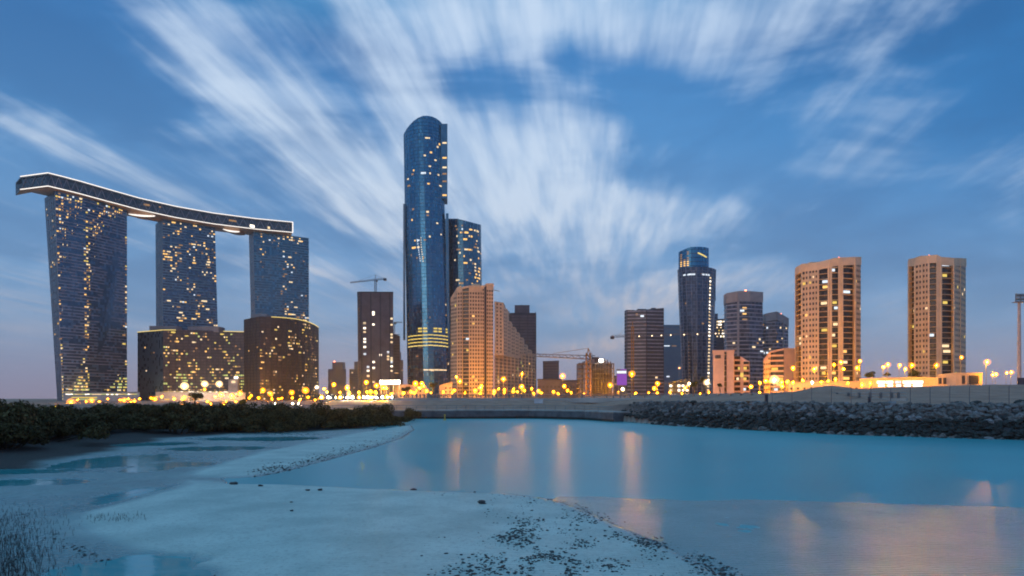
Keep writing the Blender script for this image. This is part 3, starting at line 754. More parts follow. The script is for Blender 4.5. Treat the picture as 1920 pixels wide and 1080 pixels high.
r = crown_tower('lower grey tower with a pale crown, behind the left tan tower', [(1430, 640), (1436, 634), (1456, 630), (1468, 634), (1478, 640)], [592, 589, 585, 592, 598], 7, 191, (1464, 589, 640, .8), {'g': M['glass_navy'], 'roof': M['greyroof']})
r.fins(M['greyroof'], every=40, w=1.2, out=.7, facets=[3], name='rib'); r.finish()

# ---- low tan buildings
def low_tan(label, fr, yt, mat, seed, kinds, name='apartment_block'):
    t = Tower(name, label, 'apartment block', fr, 22, ytop=yt, mats={'w': mat, 'v': mat, 'roof': mat}, kinds=kinds, fh=3.2, cw=2.6)
    return t
s1 = low_tan('pale peach low block with a dark vertical slot, left of the grey towers', [(1337, 412), (1358, 407), (1363, 407), (1376, 406)], [659, 659, 659, 659], M['pink'], 1, ['v', 'b', 'v'])
s1.body().balconies([1], 1.2, .1, lit=0).parapet(M['pink'], .8, .4); s1.part_box('notch', (XP(1346, 405), 405, ZP(669, 405)), (2.6, 3.2, 2.0), M['window_dark']); s1.finish()
s2 = low_tan('peach low block with lit balconies below the taller grey tower', [(1376, 416), (1388, 414), (1394, 413), (1406, 414)], [668, 668, 678, 678], M['pink'], 2, ['b', 'w', 'b'])
s2.body().balconies([0, 2], 1.4, .9, lit=.55, seed=4); s2.add_lit(1, .5, ZP(703, 413), 1.8, 2.6, 'yellow'); s2.finish()
s3 = low_tan('peach low block with lit balconies tucked against the left tan tower', [(1432, 432), (1444, 424), (1470, 420), (1492, 422)], [676, 661, 655, 655], M['pink'], 3, ['w', 'b', 'v'])
s3.body().balconies([1], 1.4, .9, lit=.6, seed=6); s3.dark_windows([0], .5, .4); s3.finish(); s3.parapet(M['pink'], .7)

# ---- the two tan towers on the right
def tan_tower(label, fr, kinds, yt, seed, px_b, blocks):
    t = Tower('apartment_tower', label, 'high-rise', fr, 30, ytop=yt, mats={'w': M['tan'], 'v': M['tan2'], 'roof': M['tan2']}, kinds=kinds, fh=3.12, cw=2.2, group='tan towers on the right')
    t.body()
    bal = [i for i, k in enumerate(kinds) if k == 'b']; win = [i for i, k in enumerate(kinds) if k == 'w']
    t.balconies(bal, 1.8, .06, lit=.22, seed=seed)
    t.light(.014, seed, facets=win, cols=(('amber', 2), ('pale', 2), ('yellow', 2)), power=1, wf=.55, hf=.45); t.dark_windows(win, .52, .46)
    t.fins(M['tan2'], every=40, w=1.0, out=.4, name='pilaster')
    mb = MB(t.org)
    for i in range(t.nf):   # blank crown
        u, n, L = t.frame(i); a, b, c, d = t.facet(i); dn = Vector((0, 0, -3.6)); o = n * .3; qv = n * .2; up = Vector((0, 0, 1.0))
        mb.hexa([d + dn + o, c + dn + o, c + dn - qv, d + dn - qv, d + up + o, c + up + o, c + up - qv, d + up - qv])
    mb.obj('crown', M['tan2'], t.root)
    for b in blocks: t.roof_block(*b[:3], b[3], 12, t.pt[3].z - 1, M['tan2'])
    for pb in px_b: t.beacon(pb[0], pb[1], fr[3][1] + 6, .6)
    t.finish(); return t
ua = tan_tower('tan apartment tower with dark balcony columns, left of the pair on the right', [(1492, 418), (1504, 404), (1516, 400), (1534, 396), (1554, 393), (1558, 392), (1573, 391), (1579, 391), (1603, 393), (1614, 398)],
          ['b', 'w', 'w', 'b', 'v', 'b', 'v', 'b', 'w'], [505, 498, 497, 495, 490, 489, 486, 486, 485, 485], 201, [(1573, 484)], [(1520, 1545, 491, 412), (1562, 1584, 483.5, 402)])
ub = tan_tower('tan apartment tower standing apart at far right, left of the floodlight mast', [(1704, 408), (1716, 400), (1729, 396), (1741, 393), (1757, 391), (1764, 391), (1788, 392), (1800, 398), (1811, 408)],
          ['b', 'w', 'w', 'b', 'v', 'b', 'w', 'w'], [489, 487, 484, 482, 481, 485, 487, 487, 488], 211, [(1742, 480)], [(1726, 1760, 479.5, 404)])

# ---- low buildings on the right
wl = Tower('utility_building', 'low ochre building with two dark garage openings, right of the tan towers', 'building', [(1758, 292), (1792, 286), (1842, 288)], 16, ytop=[704, 700, 700], mats={'w': M['tan2'], 'v': M['tan2'], 'roof': M['tan']}, kinds=['v', 'v'], fh=3, cw=3)
wl.body().parapet(M['tan2'], .3, .15)
for px in (1804, 1830): wl.part_box('garage_door', (XP(px, 285.5), 286.7, ZP(712, 286)), (3.8, .5, 3.6), M['window_dark'])
for px in (1765, 1774): wl.part_box('door', (XP(px, 288.5), 289.4, ZP(714, 288)), (1.0, .6, 2.6), M['darkwall'])
xs = Tower('shop_row', 'long low row of brightly lit shops between the two tan towers', 'shops', [(1612, 336), (1700, 332), (1760, 330)], 14, ytop=[711, 708, 709], mats={'w': M['tan2'], 'roof': M['tan']}, kinds=['w', 'w'], fh=3, cw=3)
xs.body().parapet(M['tan2'], .3, .2)
for k, (px, w) in enumerate(((1652, 3.6), (1668, 3.2), (1684, 2.6), (1701, 4.0), (1720, 5.2))):
    i = 0 if px < 1700 else 1; s = (px - 1612) / 88 if i == 0 else (px - 1700) / 60
    xs.add_lit(i, s, ZP(716.5, 333), w, 1.3, 'shop' if k != 2 else 'cool'); xs.add_lit(i, s + .01, ZP(723, 333), w * .8, 1.0, 'shop')
xs.finish()
sw = Tower('perimeter_hall', 'low tan hall along the foot of the left tan tower, glowing orange', 'hall', [(1478, 340), (1612, 338)], 12, ytop=[718, 716], mats={'w': M['tan2'], 'roof': M['tan']}, kinds=['w'], fh=3, cw=3.2)
sw.body().dark_windows([0], .35, .4).parapet(M['tan'], .4)
gs = Tower('glass_pavilion', 'low glazed pavilion glowing white below the round tower', 'pavilion', [(1254, 520), (1292, 520)], 14, ytop=[716, 709], mats={'g': M['glass_navy'], 'roof': M['steel']}, fh=3.4, cw=3)
gs.body(); gs.light(.6, 221, cols=(('shop', 4), ('pale', 3), ('green', 1)), power=.1, wf=.6); gs.finish(); gs.fins(M['steel'], every=1, w=.4, out=.3)
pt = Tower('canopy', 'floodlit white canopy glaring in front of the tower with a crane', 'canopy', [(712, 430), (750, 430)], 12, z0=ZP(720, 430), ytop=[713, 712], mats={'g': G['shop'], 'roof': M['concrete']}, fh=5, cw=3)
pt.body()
mb = MB(pt.org)
for px in (714, 724, 737, 748):
    for dy in (1, 11): mb.box((XP(px, 430), 430 + dy, (CITY + pt.z0) / 2), (.5, .5, pt.z0 - CITY))
mb.obj('column', M['concrete'], pt.root)
for k in range(6):
    mb = MB(pt.org); mb.box((XP(715 + k * 6.4, 429.6), 429.5, ZP(716.5, 430)), (1.6, .5, 1.5)); mb.obj('floodlight', G['flood'], pt.root)
# wall on pavement level in front of the crane tower
bw = Tower('site_hall', 'low brown hall right of the floodlit canopy, below the domed tower', 'hall', [(745, 470), (800, 470)], 14, ytop=[720, 724], mats={'w': M['tan'], 'roof': M['tan']}, kinds=['w'], fh=3, cw=3)
bw.body().dark_windows([0], .4, .4)

# ---- building site: bare frame
def site_frame():
    Y = 430; x0, x1 = XP(1086, Y), XP(1152, Y)
    root = empty('concrete_frame', ((x0 + x1) / 2, Y + 9, CITY), 'unfinished concrete frame of columns and slabs behind the yellow crane', 'building site')
    org = Vector(root.location); slabs = MB(org); cols = MB(org); walls = MB(org); sc = MB(org)
    zt = lambda px: ZP(np.interp(px, [1086, 1098, 1099, 1135, 1152], [680, 678, 674, 672, 682]), Y)
    nfl = 8
    for f in range(nfl):
        z = CITY + 3.1 * (f + 1)
        slabs.box(((x0 + x1) / 2, Y + 9, z), (x1 - x0, 18, .35))
    for k in range(12):
        px = 1087 + k * 5.8; x = XP(px, Y)
        for dy in (.6, 9, 17.4): cols.box((x, Y + dy, (CITY + zt(px)) / 2), (.6, .6, zt(px) - CITY))
    walls.box(((XP(1112, Y) + XP(1132, Y)) / 2, Y + 6, CITY + 13), (XP(1132, Y) - XP(1112, Y), 8, 26)); 
    walls.box((XP(1142, Y), Y + 9, CITY + 9), (5, 12, 18))
    for k in range(14):
        px = 1086 + k * 5; x = XP(px, Y)
        sc.bar((x, Y - 1.2, CITY), (x, Y - 1.2, zt(px) - 1), .09)
    for f in range(9): sc.bar((x0, Y - 1.2, CITY + 2.6 * f), (x1, Y - 1.2, CITY + 2.6 * f), .08)
    slabs.obj('slab', M['purple'], root); cols.obj('column', M['darkwall'], root); walls.obj('core_wall', M['purple'], root); sc.obj('scaffold', M['grey_steel'], root)
    mb = MB(org); mb.box((XP(1122, Y), Y - 1.6, ZP(676.5, Y)), (5.4, .8, 1.8)); mb.obj('floodlight', mat_glow('site_floodlight', (1, .93, .75), 14), root)
site_frame()

# ---- tower cranes
def crane(label, px, Y, z0, pymast, jib_px0, py0, jib_px1, py1, mat, w=1.6, lamps=(), apex=6, cw=None):
    x = XP(px, Y); zt = ZP(pymast, Y)
    root = empty('tower_crane', (x, Y, z0), label, 'crane'); org = Vector(root.location)
    m = MB(org); h = w / 2; r = max(.12, w * .09)
    for sx, sy in ((-h, -h), (h, -h), (h, h), (-h, h)): m.bar((x + sx, Y + sy, z0), (x + sx, Y + sy, zt), r)
    n = max(2, int((zt - z0) / (w * 1.3)))
    for k in range(n):
        a = z0 + (zt - z0) * k / n; b = z0 + (zt - z0) * (k + 1) / n; s = 1 if k % 2 else -1
        for q in (-h, h):
            m.bar((x - h * s, Y + q, a), (x + h * s, Y + q, b), r * .8); m.bar((x + q, Y - h * s, a), (x + q, Y + h * s, b), r * .8)
    m.obj('mast', mat, root)
    # jib: triangular truss
    def P(pxx):
        t = (pxx - jib_px0) / (jib_px1 - jib_px0); py = py0 + (py1 - py0) * t
        return Vector((XP(pxx, Y), Y, ZP(py, Y)))
    A, B = P(jib_px0), P(jib_px1); L = (B - A).length; d = (B - A).normalized(); up = Vector((0, 0, 1)); sd = Vector((0, 1, 0))
    j = MB(org); hj = w * .9
    nseg = max(4, int(L / (w * 1.5)))
    j.bar(A - sd * h, B - sd * h, r); j.bar(A + sd * h, B + sd * h, r); j.bar(A + up * hj, B + up * hj * .6, r)
    for k in range(nseg):
        p = A + d * (L * k / nseg); q_ = A + d * (L * (k + 1) / nseg); mid = (p + q_) / 2 + up * hj * .8
        for s in (-1, 1): j.bar(p + sd * h * s, mid, r * .7); j.bar(mid, q_ + sd * h * s, r * .7)
    j.obj('jib', M['grey_steel'], root)
    ap = Vector((x, Y, zt + apex)); mb = MB(org); C0 = P(px)
    for s in (-1, 1): mb.bar((x + s * h, Y, C0.z), ap, r)
    mb.obj('apex', mat, root)
    mb = MB(org); mb.bar(ap, A + (C0 - A) * .35 + up * hj, r * .5); mb.bar(ap, B + (C0 - B) * .35 + up * hj, r * .5); mb.obj('tie_bar', mat, root)
    cwx = cw if cw is not None else jib_px0
    mb = MB(org); p = P(cwx); mb.box((p.x, Y, p.z - .3), (w * 1.7, w * 1.2, w * 1.3)); mb.obj('counterweight', M['darkwall'], root)
    mb = MB(org); mb.box((x + w * .9, Y - w * .7, C0.z - w * .6), (w * .9, w * .9, w * 1.1)); mb.obj('cab', M['grey_steel'], root)
    for lx in lamps:
        mb = MB(org); p = P(lx); mb.ball((p.x, Y - h - .3, p.z), .45, 8, 5); mb.obj('jib_lamp', G['jib'], root)
    return root
crane('grey tower crane on the roof of the dusky purple high-rise', 704, 712, ct.pt[1].z, 524, 722, 523.5, 657, 530.5, M['grey_steel'], 1.8, (), 5)
crane('small tower crane behind the narrow dark high-rise, only its jib in sight', 739, 815, ZP(628, 815), 606, 741, 605.5, 754, 605, M['grey_steel'], 1.6, (), 2)
crane('yellow-lit tower crane with a pale jib at the bare concrete frame', 1103, 422, CITY, 662, 1116, 674, 1002, 668, M['yellow_steel'], 2.6, (), 3)
crane('rusty tower crane with a row of lamps along its jib, before the wide grey block', 1186, 540, CITY, 612, 1146, 632.5, 1346, 625.5, M['yellow_steel'], 1.7, (1198, 1222, 1239.5, 1257, 1282, 1307, 1341), 4, cw=1148)

# ---- lit screen on posts
def screen():
    Y = 330; root = empty('billboard', (XP(1166.5, Y), Y, CITY), 'purple lit screen with a white band on top, left of the rusty crane', 'billboard'); org = Vector(root.location)
    mb = MB(org)
    for px in (1160, 1173): mb.bar((XP(px, Y), Y + .6, CITY), (XP(px, Y), Y + .6, ZP(695, Y)), .22, 6)
    mb.obj('post', M['steel'], root)
    mb = MB(org); mb.box((XP(1166, Y), Y + .25, ZP(707.5, Y)), ((19.4) / F * Y, .4, 31 / F * Y)); mb.obj('frame', M['steel'], root)
    mb = MB(org); mb.box((XP(1166, Y), Y, ZP(711.5, Y)), (18.4 / F * Y, .3, 21 / F * Y)); mb.obj('screen', G['screen'], root)
    mb = MB(org); mb.box((XP(1165.5, Y), Y - .02, ZP(697.8, Y)), (17.5 / F * Y, .3, 4.6 / F * Y)); mb.obj('white_band', G['screenw'], root)
    mb = MB(org); mb.box((XP(1169, Y), Y, ZP(693.3, Y)), (10.5 / F * Y, .3, 2.4 / F * Y)); mb.obj('top_panel', G['screen'], root)
screen()
# ---------------------------------------------------------------- ground
SHX = np.array([-900, -300, -60, -19.7, 4.6, 16, 21, 24.2, 32.5, 39.8, 54, 90, 220, 900])
SHY = np.array([175, 165, 150, 144, 148, 138, 122.5, 110.8, 94.4, 82.3, 72, 60, 38, 20])
def shore_y(x): return np.interp(x, SHX, SHY)
def smooth(t): t = np.clip(t, 0, 1); return t * t * (3 - 2 * t)
def shore_d(x, y):
    e = 4.0; s = (shore_y(x + e) - shore_y(x - e)) / (2 * e)
    return (y - shore_y(x)) / np.sqrt(1 + s * s)
def poly_sdf(pts, x, y):
    """signed distance, positive inside"""
    P = np.array(pts); n = len(P); d = np.full(x.shape, 1e9); ins = np.zeros(x.shape, bool)
    for i in range(n):
        a = P[i]; b = P[(i + 1) % n]; ab = b - a
        t = np.clip(((x - a[0]) * ab[0] + (y - a[1]) * ab[1]) / (ab @ ab + 1e-12), 0, 1)
        d = np.minimum(d, np.hypot(x - a[0] - t * ab[0], y - a[1] - t * ab[1]))
        c = ((a[1] > y) != (b[1] > y)) & (x < (b[0] - a[0]) * (y - a[1]) / (b[1] - a[1] + 1e-12) + a[0])
        ins ^= c
    return np.where(ins, d, -d)
def vnoise(x, y, sc, seed=0, oct=4):
    """value noise, vectorised"""
    out = np.zeros(x.shape); amp = 1.0; tot = 0
    for o in range(oct):
        X = x * sc + seed * 17.3 + o * 5.1; Y = y * sc + seed * 7.7 + o * 9.2
        xi = np.floor(X).astype(np.int64); yi = np.floor(Y).astype(np.int64); fx = smooth(X - xi); fy = smooth(Y - yi)
        def h(a, b):
            v = (a * 374761393 + b * 668265263 + (seed + o) * 974634777) & 0xFFFFFFFF
            v = ((v ^ (v >> 13)) * 1274126177) & 0xFFFFFFFF
            return ((v ^ (v >> 16)) & 0xFFFF) / 65535.0
        out += amp * (h(xi, yi) * (1 - fx) * (1 - fy) + h(xi + 1, yi) * fx * (1 - fy) + h(xi, yi + 1) * (1 - fx) * fy + h(xi + 1, yi + 1) * fx * fy)
        tot += amp; amp *= .5; sc *= 2
    return out / tot - .5
BAR = [GP(*p) for p in ((505, 906), (560, 907), (680, 913), (800, 918), (960, 923), (1050, 934), (1120, 956), (1200, 990), (1300, 1032), (1420, 1090), (1560, 1300), (1700, 2600), (300, 2600), (400, 1200), (330, 1083), (250, 1062), (180, 1043), (115, 1012), (90, 985), (110, 965), (180, 947), (250, 930), (318, 913), (350, 901), (430, 905))]
SPIT = [GP(*p) for p in ((330, 893), (400, 868), (470, 850), (560, 832), (650, 815), (740, 800), (775, 797), (782, 806), (760, 822), (700, 842), (620, 864), (545, 884), (490, 896), (420, 899), (360, 899))]
MUD = [GP(*p) for p in ((-500, 915), (-200, 905), (0, 902), (130, 866), (250, 838), (330, 822), (480, 812), (600, 809), (700, 803), (748, 796), (752, 789))] + [(-24, 150), (-400, 175), (-900, 175), (-900, 60)]
FLAT_R = [GP(*p) for p in ((1040, 929), (1300, 936), (1600, 944), (1920, 951), (2500, 962), (3500, 1000), (3500, 2600), (1300, 2600))]
def ell_px(cx, cy, rx, ry):
    x0, y0 = GP(cx, cy); xa, _ = GP(cx + rx, cy); _, yt = GP(cx, cy - ry); _, yb = GP(cx, cy + ry)
    return x0, (yt + yb) / 2, xa - x0, (yt - yb) / 2
PUDS = [ell_px(*p) for p in ((265, 928, 62, 16), (205, 866, 75, 13), (280, 880, 40, 6), (60, 905, 110, 7), (400, 841, 90, 4.5), (290, 833, 70, 4), (480, 823, 120, 4), (330, 872, 60, 5), (520, 899, 70, 5), (190, 1090, 150, 42), (-20, 885, 150, 6))]
def terrain(x, y):
    n1 = vnoise(x, y, .22, 1); n2 = vnoise(x, y, 1.3, 2); n3 = vnoise(x, y, .05, 3, 3)
    # tidal flats
    bar = poly_sdf(BAR, x, y); spit = poly_sdf(SPIT, x, y); mud = poly_sdf(MUD, x, y); flat = poly_sdf(FLAT_R, x, y)
    z = np.full(x.shape, -.55)
    leftflat = smooth((np.interp(y, [10, 17, 25, 34, 38, 50, 60, 80, 110, 120], [-6, -7, -9, -12, -14, -15, -15, -15, -19, -20]) - x) / 2.5)
    n5 = vnoise(x, y * .6, 2.6, 5, 3); lf = .048 + .06 * n1 + .05 * n5
    z = z * (1 - leftflat) + lf * leftflat
    zf = .006 + .018 * n1 + .004 * n2
    flat = flat + 2.2 * n1
    z = np.where(flat > -1.2, np.maximum(z, -.55 + (.55 + zf) * smooth((flat + 1.0) / 1.0)), z)
    zb = -.12 + .20 * smooth((bar + 1.0) / 2.6) + .16 * smooth(bar / 5) + .03 * n1 * smooth(bar / 2) + .008 * n2 * smooth(bar / 1)
    z = np.where(bar > -1.0, np.maximum(z, zb), z)
    zs = -.12 + .30 * smooth((spit + 1.2) / 3.5) + .06 * n1 * smooth(spit / 2)
    z = np.where(spit > -1.2, np.maximum(z, zs), z)
    zm = .0 + .10 * smooth(mud / 3) + .75 * smooth((mud - 3) / 12) + .03 * n1 + .02 * n2
    z = np.where(mud > 0, np.maximum(z, zm), z)
    for k, (cx, cy, rx, ry) in enumerate(PUDS):
        q = ((x - cx) / rx) ** 2 + ((y - cy) / ry) ** 2 + 1.1 * n1 + 1.5 * n2
        ok = (bar < .3) | (k == 9)
        z = np.where(ok & (q < 1.6), z * (1 - smooth((1.6 - q) / .9)) + (-.03 + .03 * n5) * smooth((1.6 - q) / .9), z)
    # far bank
    d = shore_d(x, y)
    right = smooth((x - 17) / 9)
    quay = np.where(d < .6, -.8, 1.75 + 2.0 * smooth((d - .6) / 21) + .12 * n1 * smooth(d / 3)) 
    quay = np.where(d > 30, 3.75 - 2.75 * smooth((d - 30) / 22), quay)
    lowleft = smooth((-44 - x) / 9)
    quay = np.where(d > 2, quay * (1 - lowleft) + np.minimum(quay, CITY - .1) * lowleft, quay)
    crest = np.interp(x, [17, 30, 45, 55, 75, 95, 130, 400], [3.9, 4.9, 5.2, 5.3, 6.2, 7.0, 7.4, 7.4])
    rev = np.where(d < 6.5, -.6 + 4.1 * np.clip((d + 1) / 7.5, 0, 1), 3.5 + .10 * n2 + .25 * n1)
    t = smooth((d - 9) / np.maximum(8, (np.interp(x, [17, 60, 120], [34, 62, 90]) - 9)))
    rev = np.where(d >= 6.5, rev * (1 - t) + (crest + .3 * n1) * t, rev)
    dd = np.interp(x, [17, 60, 120], [46, 85, 125])
    rev = np.where(d > dd, crest - (crest - CITY) * smooth((d - dd) / 45), rev)
    for cx, cy, h, s in ((53, 114, 1.5, 3.6), (48, 118, .5, 4.5), (60, 119, .6, 5.0)):
        rev = rev + np.where(d > 7, h * np.exp(-((x - cx) ** 2 + (y - cy) ** 2 * .6) / (2 * s * s)) * smooth((d - 7) / 3), 0)
    bank = quay * (1 - right) + rev * right
    z = np.where(d > -1.5, np.maximum(z, bank), z)
    z = np.where((d > 52) & (x < 17), CITY, z)
    far = np.hypot(x, y)
    z = np.where(far > 330, CITY, z)
    z = np.where((y < 30) & (np.abs(x) > 30), np.maximum(z, np.minimum(.8, (np.abs(x) - 30) * .03) * (x < 0) - .3 * (x > 0)), z)
    return z, dict(bar=bar, spit=spit, mud=mud, flat=flat, d=d, right=right, left=leftflat, n1=n1, n2=n2)
def tz(x, y): 
    z, _ = terrain(np.array([float(x)]), np.array([float(y)])); return float(z[0])

def build_ground():
    rows = [-y for y in ()]
    py = np.concatenate([np.linspace(1200, 960, 190), np.linspace(959, 800, 230), np.linspace(799.6, 768, 110)])
    r = CH * F / (py - HZ)
    r = np.concatenate([[3, 5, 7, 9, 11, 12], r[r > 12.5], np.array([r[-1] + k * 1.6 for k in range(1, 60)]), np.geomspace(r[-1] + 98, 2000, 60)])
    th = np.concatenate([np.linspace(-180, -46, 60)[:-1], np.linspace(-46, 46, 760), np.linspace(46, 180, 60)[1:]])
    th = np.radians(th)
    R, T = np.meshgrid(r, th, indexing='ij')
    X = R * np.sin(T); Y = R * np.cos(T)
    # straight front rows: keep depth constant across the view so rows match the flats
    front = np.abs(T) < math.radians(46)
    k = np.clip((math.radians(60) - np.abs(T)) / math.radians(14), 0, 1)
    Z, a = terrain(X.ravel(), Y.ravel())
    nr, nt = R.shape
    V = np.stack([X.ravel(), Y.ravel(), Z], 1)
    i, j = np.meshgrid(np.arange(nr - 1), np.arange(nt - 1), indexing='ij'); b = (i * nt + j).ravel()
    Q = np.stack([b, b + 1, b + nt + 1, b + nt], 1)[:, ::-1]
    me = bpy.data.meshes.new('ground')
    me.vertices.add(len(V)); me.vertices.foreach_set('co', V.ravel())
    me.loops.add(Q.size); me.loops.foreach_set('vertex_index', Q.ravel().astype(np.int32))
    me.polygons.add(len(Q)); me.polygons.foreach_set('loop_start', np.arange(0, Q.size, 4, dtype=np.int32)); me.polygons.foreach_set('loop_total', np.full(len(Q), 4, dtype=np.int32))
    me.update(calc_edges=True); me.shade_smooth()
    c = np.zeros((len(V), 4), np.float32)
    land = smooth((a['d'] - .2) / .6)
    c[:, 0] = smooth((a['mud'] + .8 + 3 * a['n1']) / 3.0)              # dark mud
    c[:, 1] = land                                                    # dry bank, dirt
    c[:, 2] = land * a['right'] * (1 - smooth((a['d'] - 6.2) / 1.5))  # rubble under the boulders
    c[:, 3] = np.maximum(np.maximum(smooth((a['bar'] + .2 + 1.5 * a['n1']) / 1.4), smooth((a['spit'] + .1 + 1.2 * a['n1']) / 1.6)), np.maximum(land, smooth((a['flat'] + 2) / 2)))
    at = me.color_attributes.new('zone', 'FLOAT_COLOR', 'POINT'); at.data.foreach_set('color', c.ravel())
    m, nt_, out = new_mat('shore_ground')
    at = N(nt_, 'ShaderNodeAttribute', attribute_name='zone'); sp = N(nt_, 'ShaderNodeSeparateColor', inp={0: at.outputs['Color']})
    ge = N(nt_, 'ShaderNodeNewGeometry'); pz = N(nt_, 'ShaderNodeSeparateXYZ', inp={0: ge.outputs['Position']})
    nA = N(nt_, 'ShaderNodeTexNoise', inp={'Vector': ge.outputs['Position'], 'Scale': .35, 'Detail': 6.0, 'Roughness': .6})
    nB = N(nt_, 'ShaderNodeTexNoise', inp={'Vector': ge.outputs['Position'], 'Scale': 7.0, 'Detail': 5.0, 'Roughness': .7})
    rp = N(nt_, 'ShaderNodeTexWave', wave_type='BANDS', bands_direction='Y', inp={'Vector': ge.outputs['Position'], 'Scale': 1.6, 'Distortion': 9.0, 'Detail': 3.0, 'Detail Scale': .7})
    nC = N(nt_, 'ShaderNodeTexNoise', inp={'Vector': ge.outputs['Position'], 'Scale': 30.0, 'Detail': 3.0})
    sand = MIX(nt_, SMOOTH(nt_, nA.outputs[0], .3, .7), (.35, .45, .42), (.52, .62, .57))
    sand = MIX(nt_, MATH(nt_, 'MULTIPLY', SMOOTH(nt_, nB.outputs[0], .48, .70), .5), sand, (.20, .25, .25))
    grain = SMOOTH(nt_, nC.outputs[0], .62, .72)
    sand = MIX(nt_, MATH(nt_, 'MULTIPLY', grain, .6), sand, (.10, .12, .13))
    flatc = MIX(nt_, SMOOTH(nt_, nB.outputs[0], .35, .62), (.12, .17, .17), (.30, .40, .385))
    flatc = MIX(nt_, MATH(nt_, 'MULTIPLY', SMOOTH(nt_, nA.outputs[0], .45, .62), .5), flatc, (.10, .13, .135))
    sand = MIX(nt_, at.outputs['Alpha'], flatc, sand)
    mudc = MIX(nt_, SMOOTH(nt_, nB.outputs[0], .3, .7), (.035, .033, .034), (.075, .07, .07))
    dirt = MIX(nt_, SMOOTH(nt_, nA.outputs[0], .3, .7), (.36, .205, .15), (.48, .29, .215))
    dirt = MIX(nt_, MATH(nt_, 'MULTIPLY', SMOOTH(nt_, nB.outputs[0], .45, .75), .5), dirt, (.17, .12, .105))
    c = MIX(nt_, sp.outputs[0], sand, mudc); c = MIX(nt_, sp.outputs[1], c, dirt); c = MIX(nt_, sp.outputs[2], c, (.06, .06, .065))
    # sand just above the water stays wet: darker and glossy
    wet0 = SMOOTH(nt_, MATH(nt_, 'ADD', pz.outputs[2], MATH(nt_, 'MULTIPLY', MATH(nt_, 'SUBTRACT', nB.outputs[0], .5), .04)), .11, .015)
    wet = MATH(nt_, 'MULTIPLY', wet0, MATH(nt_, 'SUBTRACT', 1.0, sp.outputs[0]))
    c = MIX(nt_, MATH(nt_, 'MULTIPLY', wet, .65), c, (.10, .25, .28))
    rg = MATH(nt_, 'SUBTRACT', .62, MATH(nt_, 'MULTIPLY', wet, .40)); rg = MATH(nt_, 'ADD', rg, MATH(nt_, 'MULTIPLY', sp.outputs[1], .25))
    rg = MATH(nt_, 'ADD', rg, MATH(nt_, 'MULTIPLY', sp.outputs[0], .25))
    bp = N(nt_, 'ShaderNodeBump', inp={'Height': MATH(nt_, 'MULTIPLY_ADD', rp.outputs['Fac'], .55, nB.outputs[0]), 'Strength': .6, 'Distance': .05})
    bp2 = N(nt_, 'ShaderNodeBump', inp={'Height': nC.outputs[0], 'Strength': .3, 'Distance': .012, 'Normal': bp.outputs[0]})
    bs = N(nt_, 'ShaderNodeBsdfPrincipled', inp={'Base Color': c, 'Roughness': rg, 'Normal': bp2.outputs[0]})
    sl = MATH(nt_, 'SUBTRACT', .5, MATH(nt_, 'MULTIPLY', MATH(nt_, 'MAXIMUM', sp.outputs[1], sp.outputs[0]), .4)); nt_.links.new(sl, bs.inputs['Specular IOR Level'])
    nt_.links.new(bs.outputs[0], out.inputs[0])
    me.materials.append(m)
    o = bpy.data.objects.new('ground', me); COL.objects.link(o); tag(o, kind='structure')
build_ground()

def build_water():
    mb = MB(); pts = [(-900, -60), (900, -60), (900, 60), (60, 90), (34, 108), (24, 130), (10, 158), (-60, 158), (-900, 180)]
    mb.face([(x, y, 0) for x, y in pts])
    m, nt, out = new_mat('calm_teal_water')
    ge = N(nt, 'ShaderNodeNewGeometry')
    mp = N(nt, 'ShaderNodeMapping', inp={'Vector': ge.outputs['Position'], 'Scale': (.5, 1.4, 1)})
    n1 = N(nt, 'ShaderNodeTexNoise', inp={'Vector': mp.outputs[0], 'Scale': 1.2, 'Detail': 4.0, 'Roughness': .55})
    n2 = N(nt, 'ShaderNodeTexNoise', inp={'Vector': ge.outputs['Position'], 'Scale': .05, 'Detail': 3.0})
    bp = N(nt, 'ShaderNodeBump', inp={'Height': n1.outputs[0], 'Strength': .12, 'Distance': .12})
    col = MIX(nt, SMOOTH(nt, n2.outputs[0], .35, .65), (.04, .32, .36), (.06, .37, .40))
    rg = MATH(nt, 'MULTIPLY_ADD', n2.outputs[0], .12, .29)
    px_ = N(nt, 'ShaderNodeSeparateXYZ', inp={0: ge.outputs['Position']})
    still = MATH(nt, 'MAXIMUM', MATH(nt, 'MULTIPLY', SMOOTH(nt, px_.outputs[0], -15.0, -19.0), SMOOTH(nt, px_.outputs[1], 100.0, 84.0)), MATH(nt, 'MULTIPLY', SMOOTH(nt, px_.outputs[0], -3.0, -5.0), SMOOTH(nt, px_.outputs[1], 27.0, 22.0)))   # sheltered pools lie smooth
    rg = MATH(nt, 'MULTIPLY', rg, MATH(nt, 'SUBTRACT', 1.0, MATH(nt, 'MULTIPLY', still, .8)))
    b = N(nt, 'ShaderNodeBsdfPrincipled', inp={'Base Color': col, 'Roughness': rg, 'IOR': 1.33, 'Specular IOR Level': .38, 'Normal': bp.outputs[0]})
    nt.links.new(b.outputs[0], out.inputs[0])
    o = mb.obj('water', m); tag(o, kind='structure')
build_water()

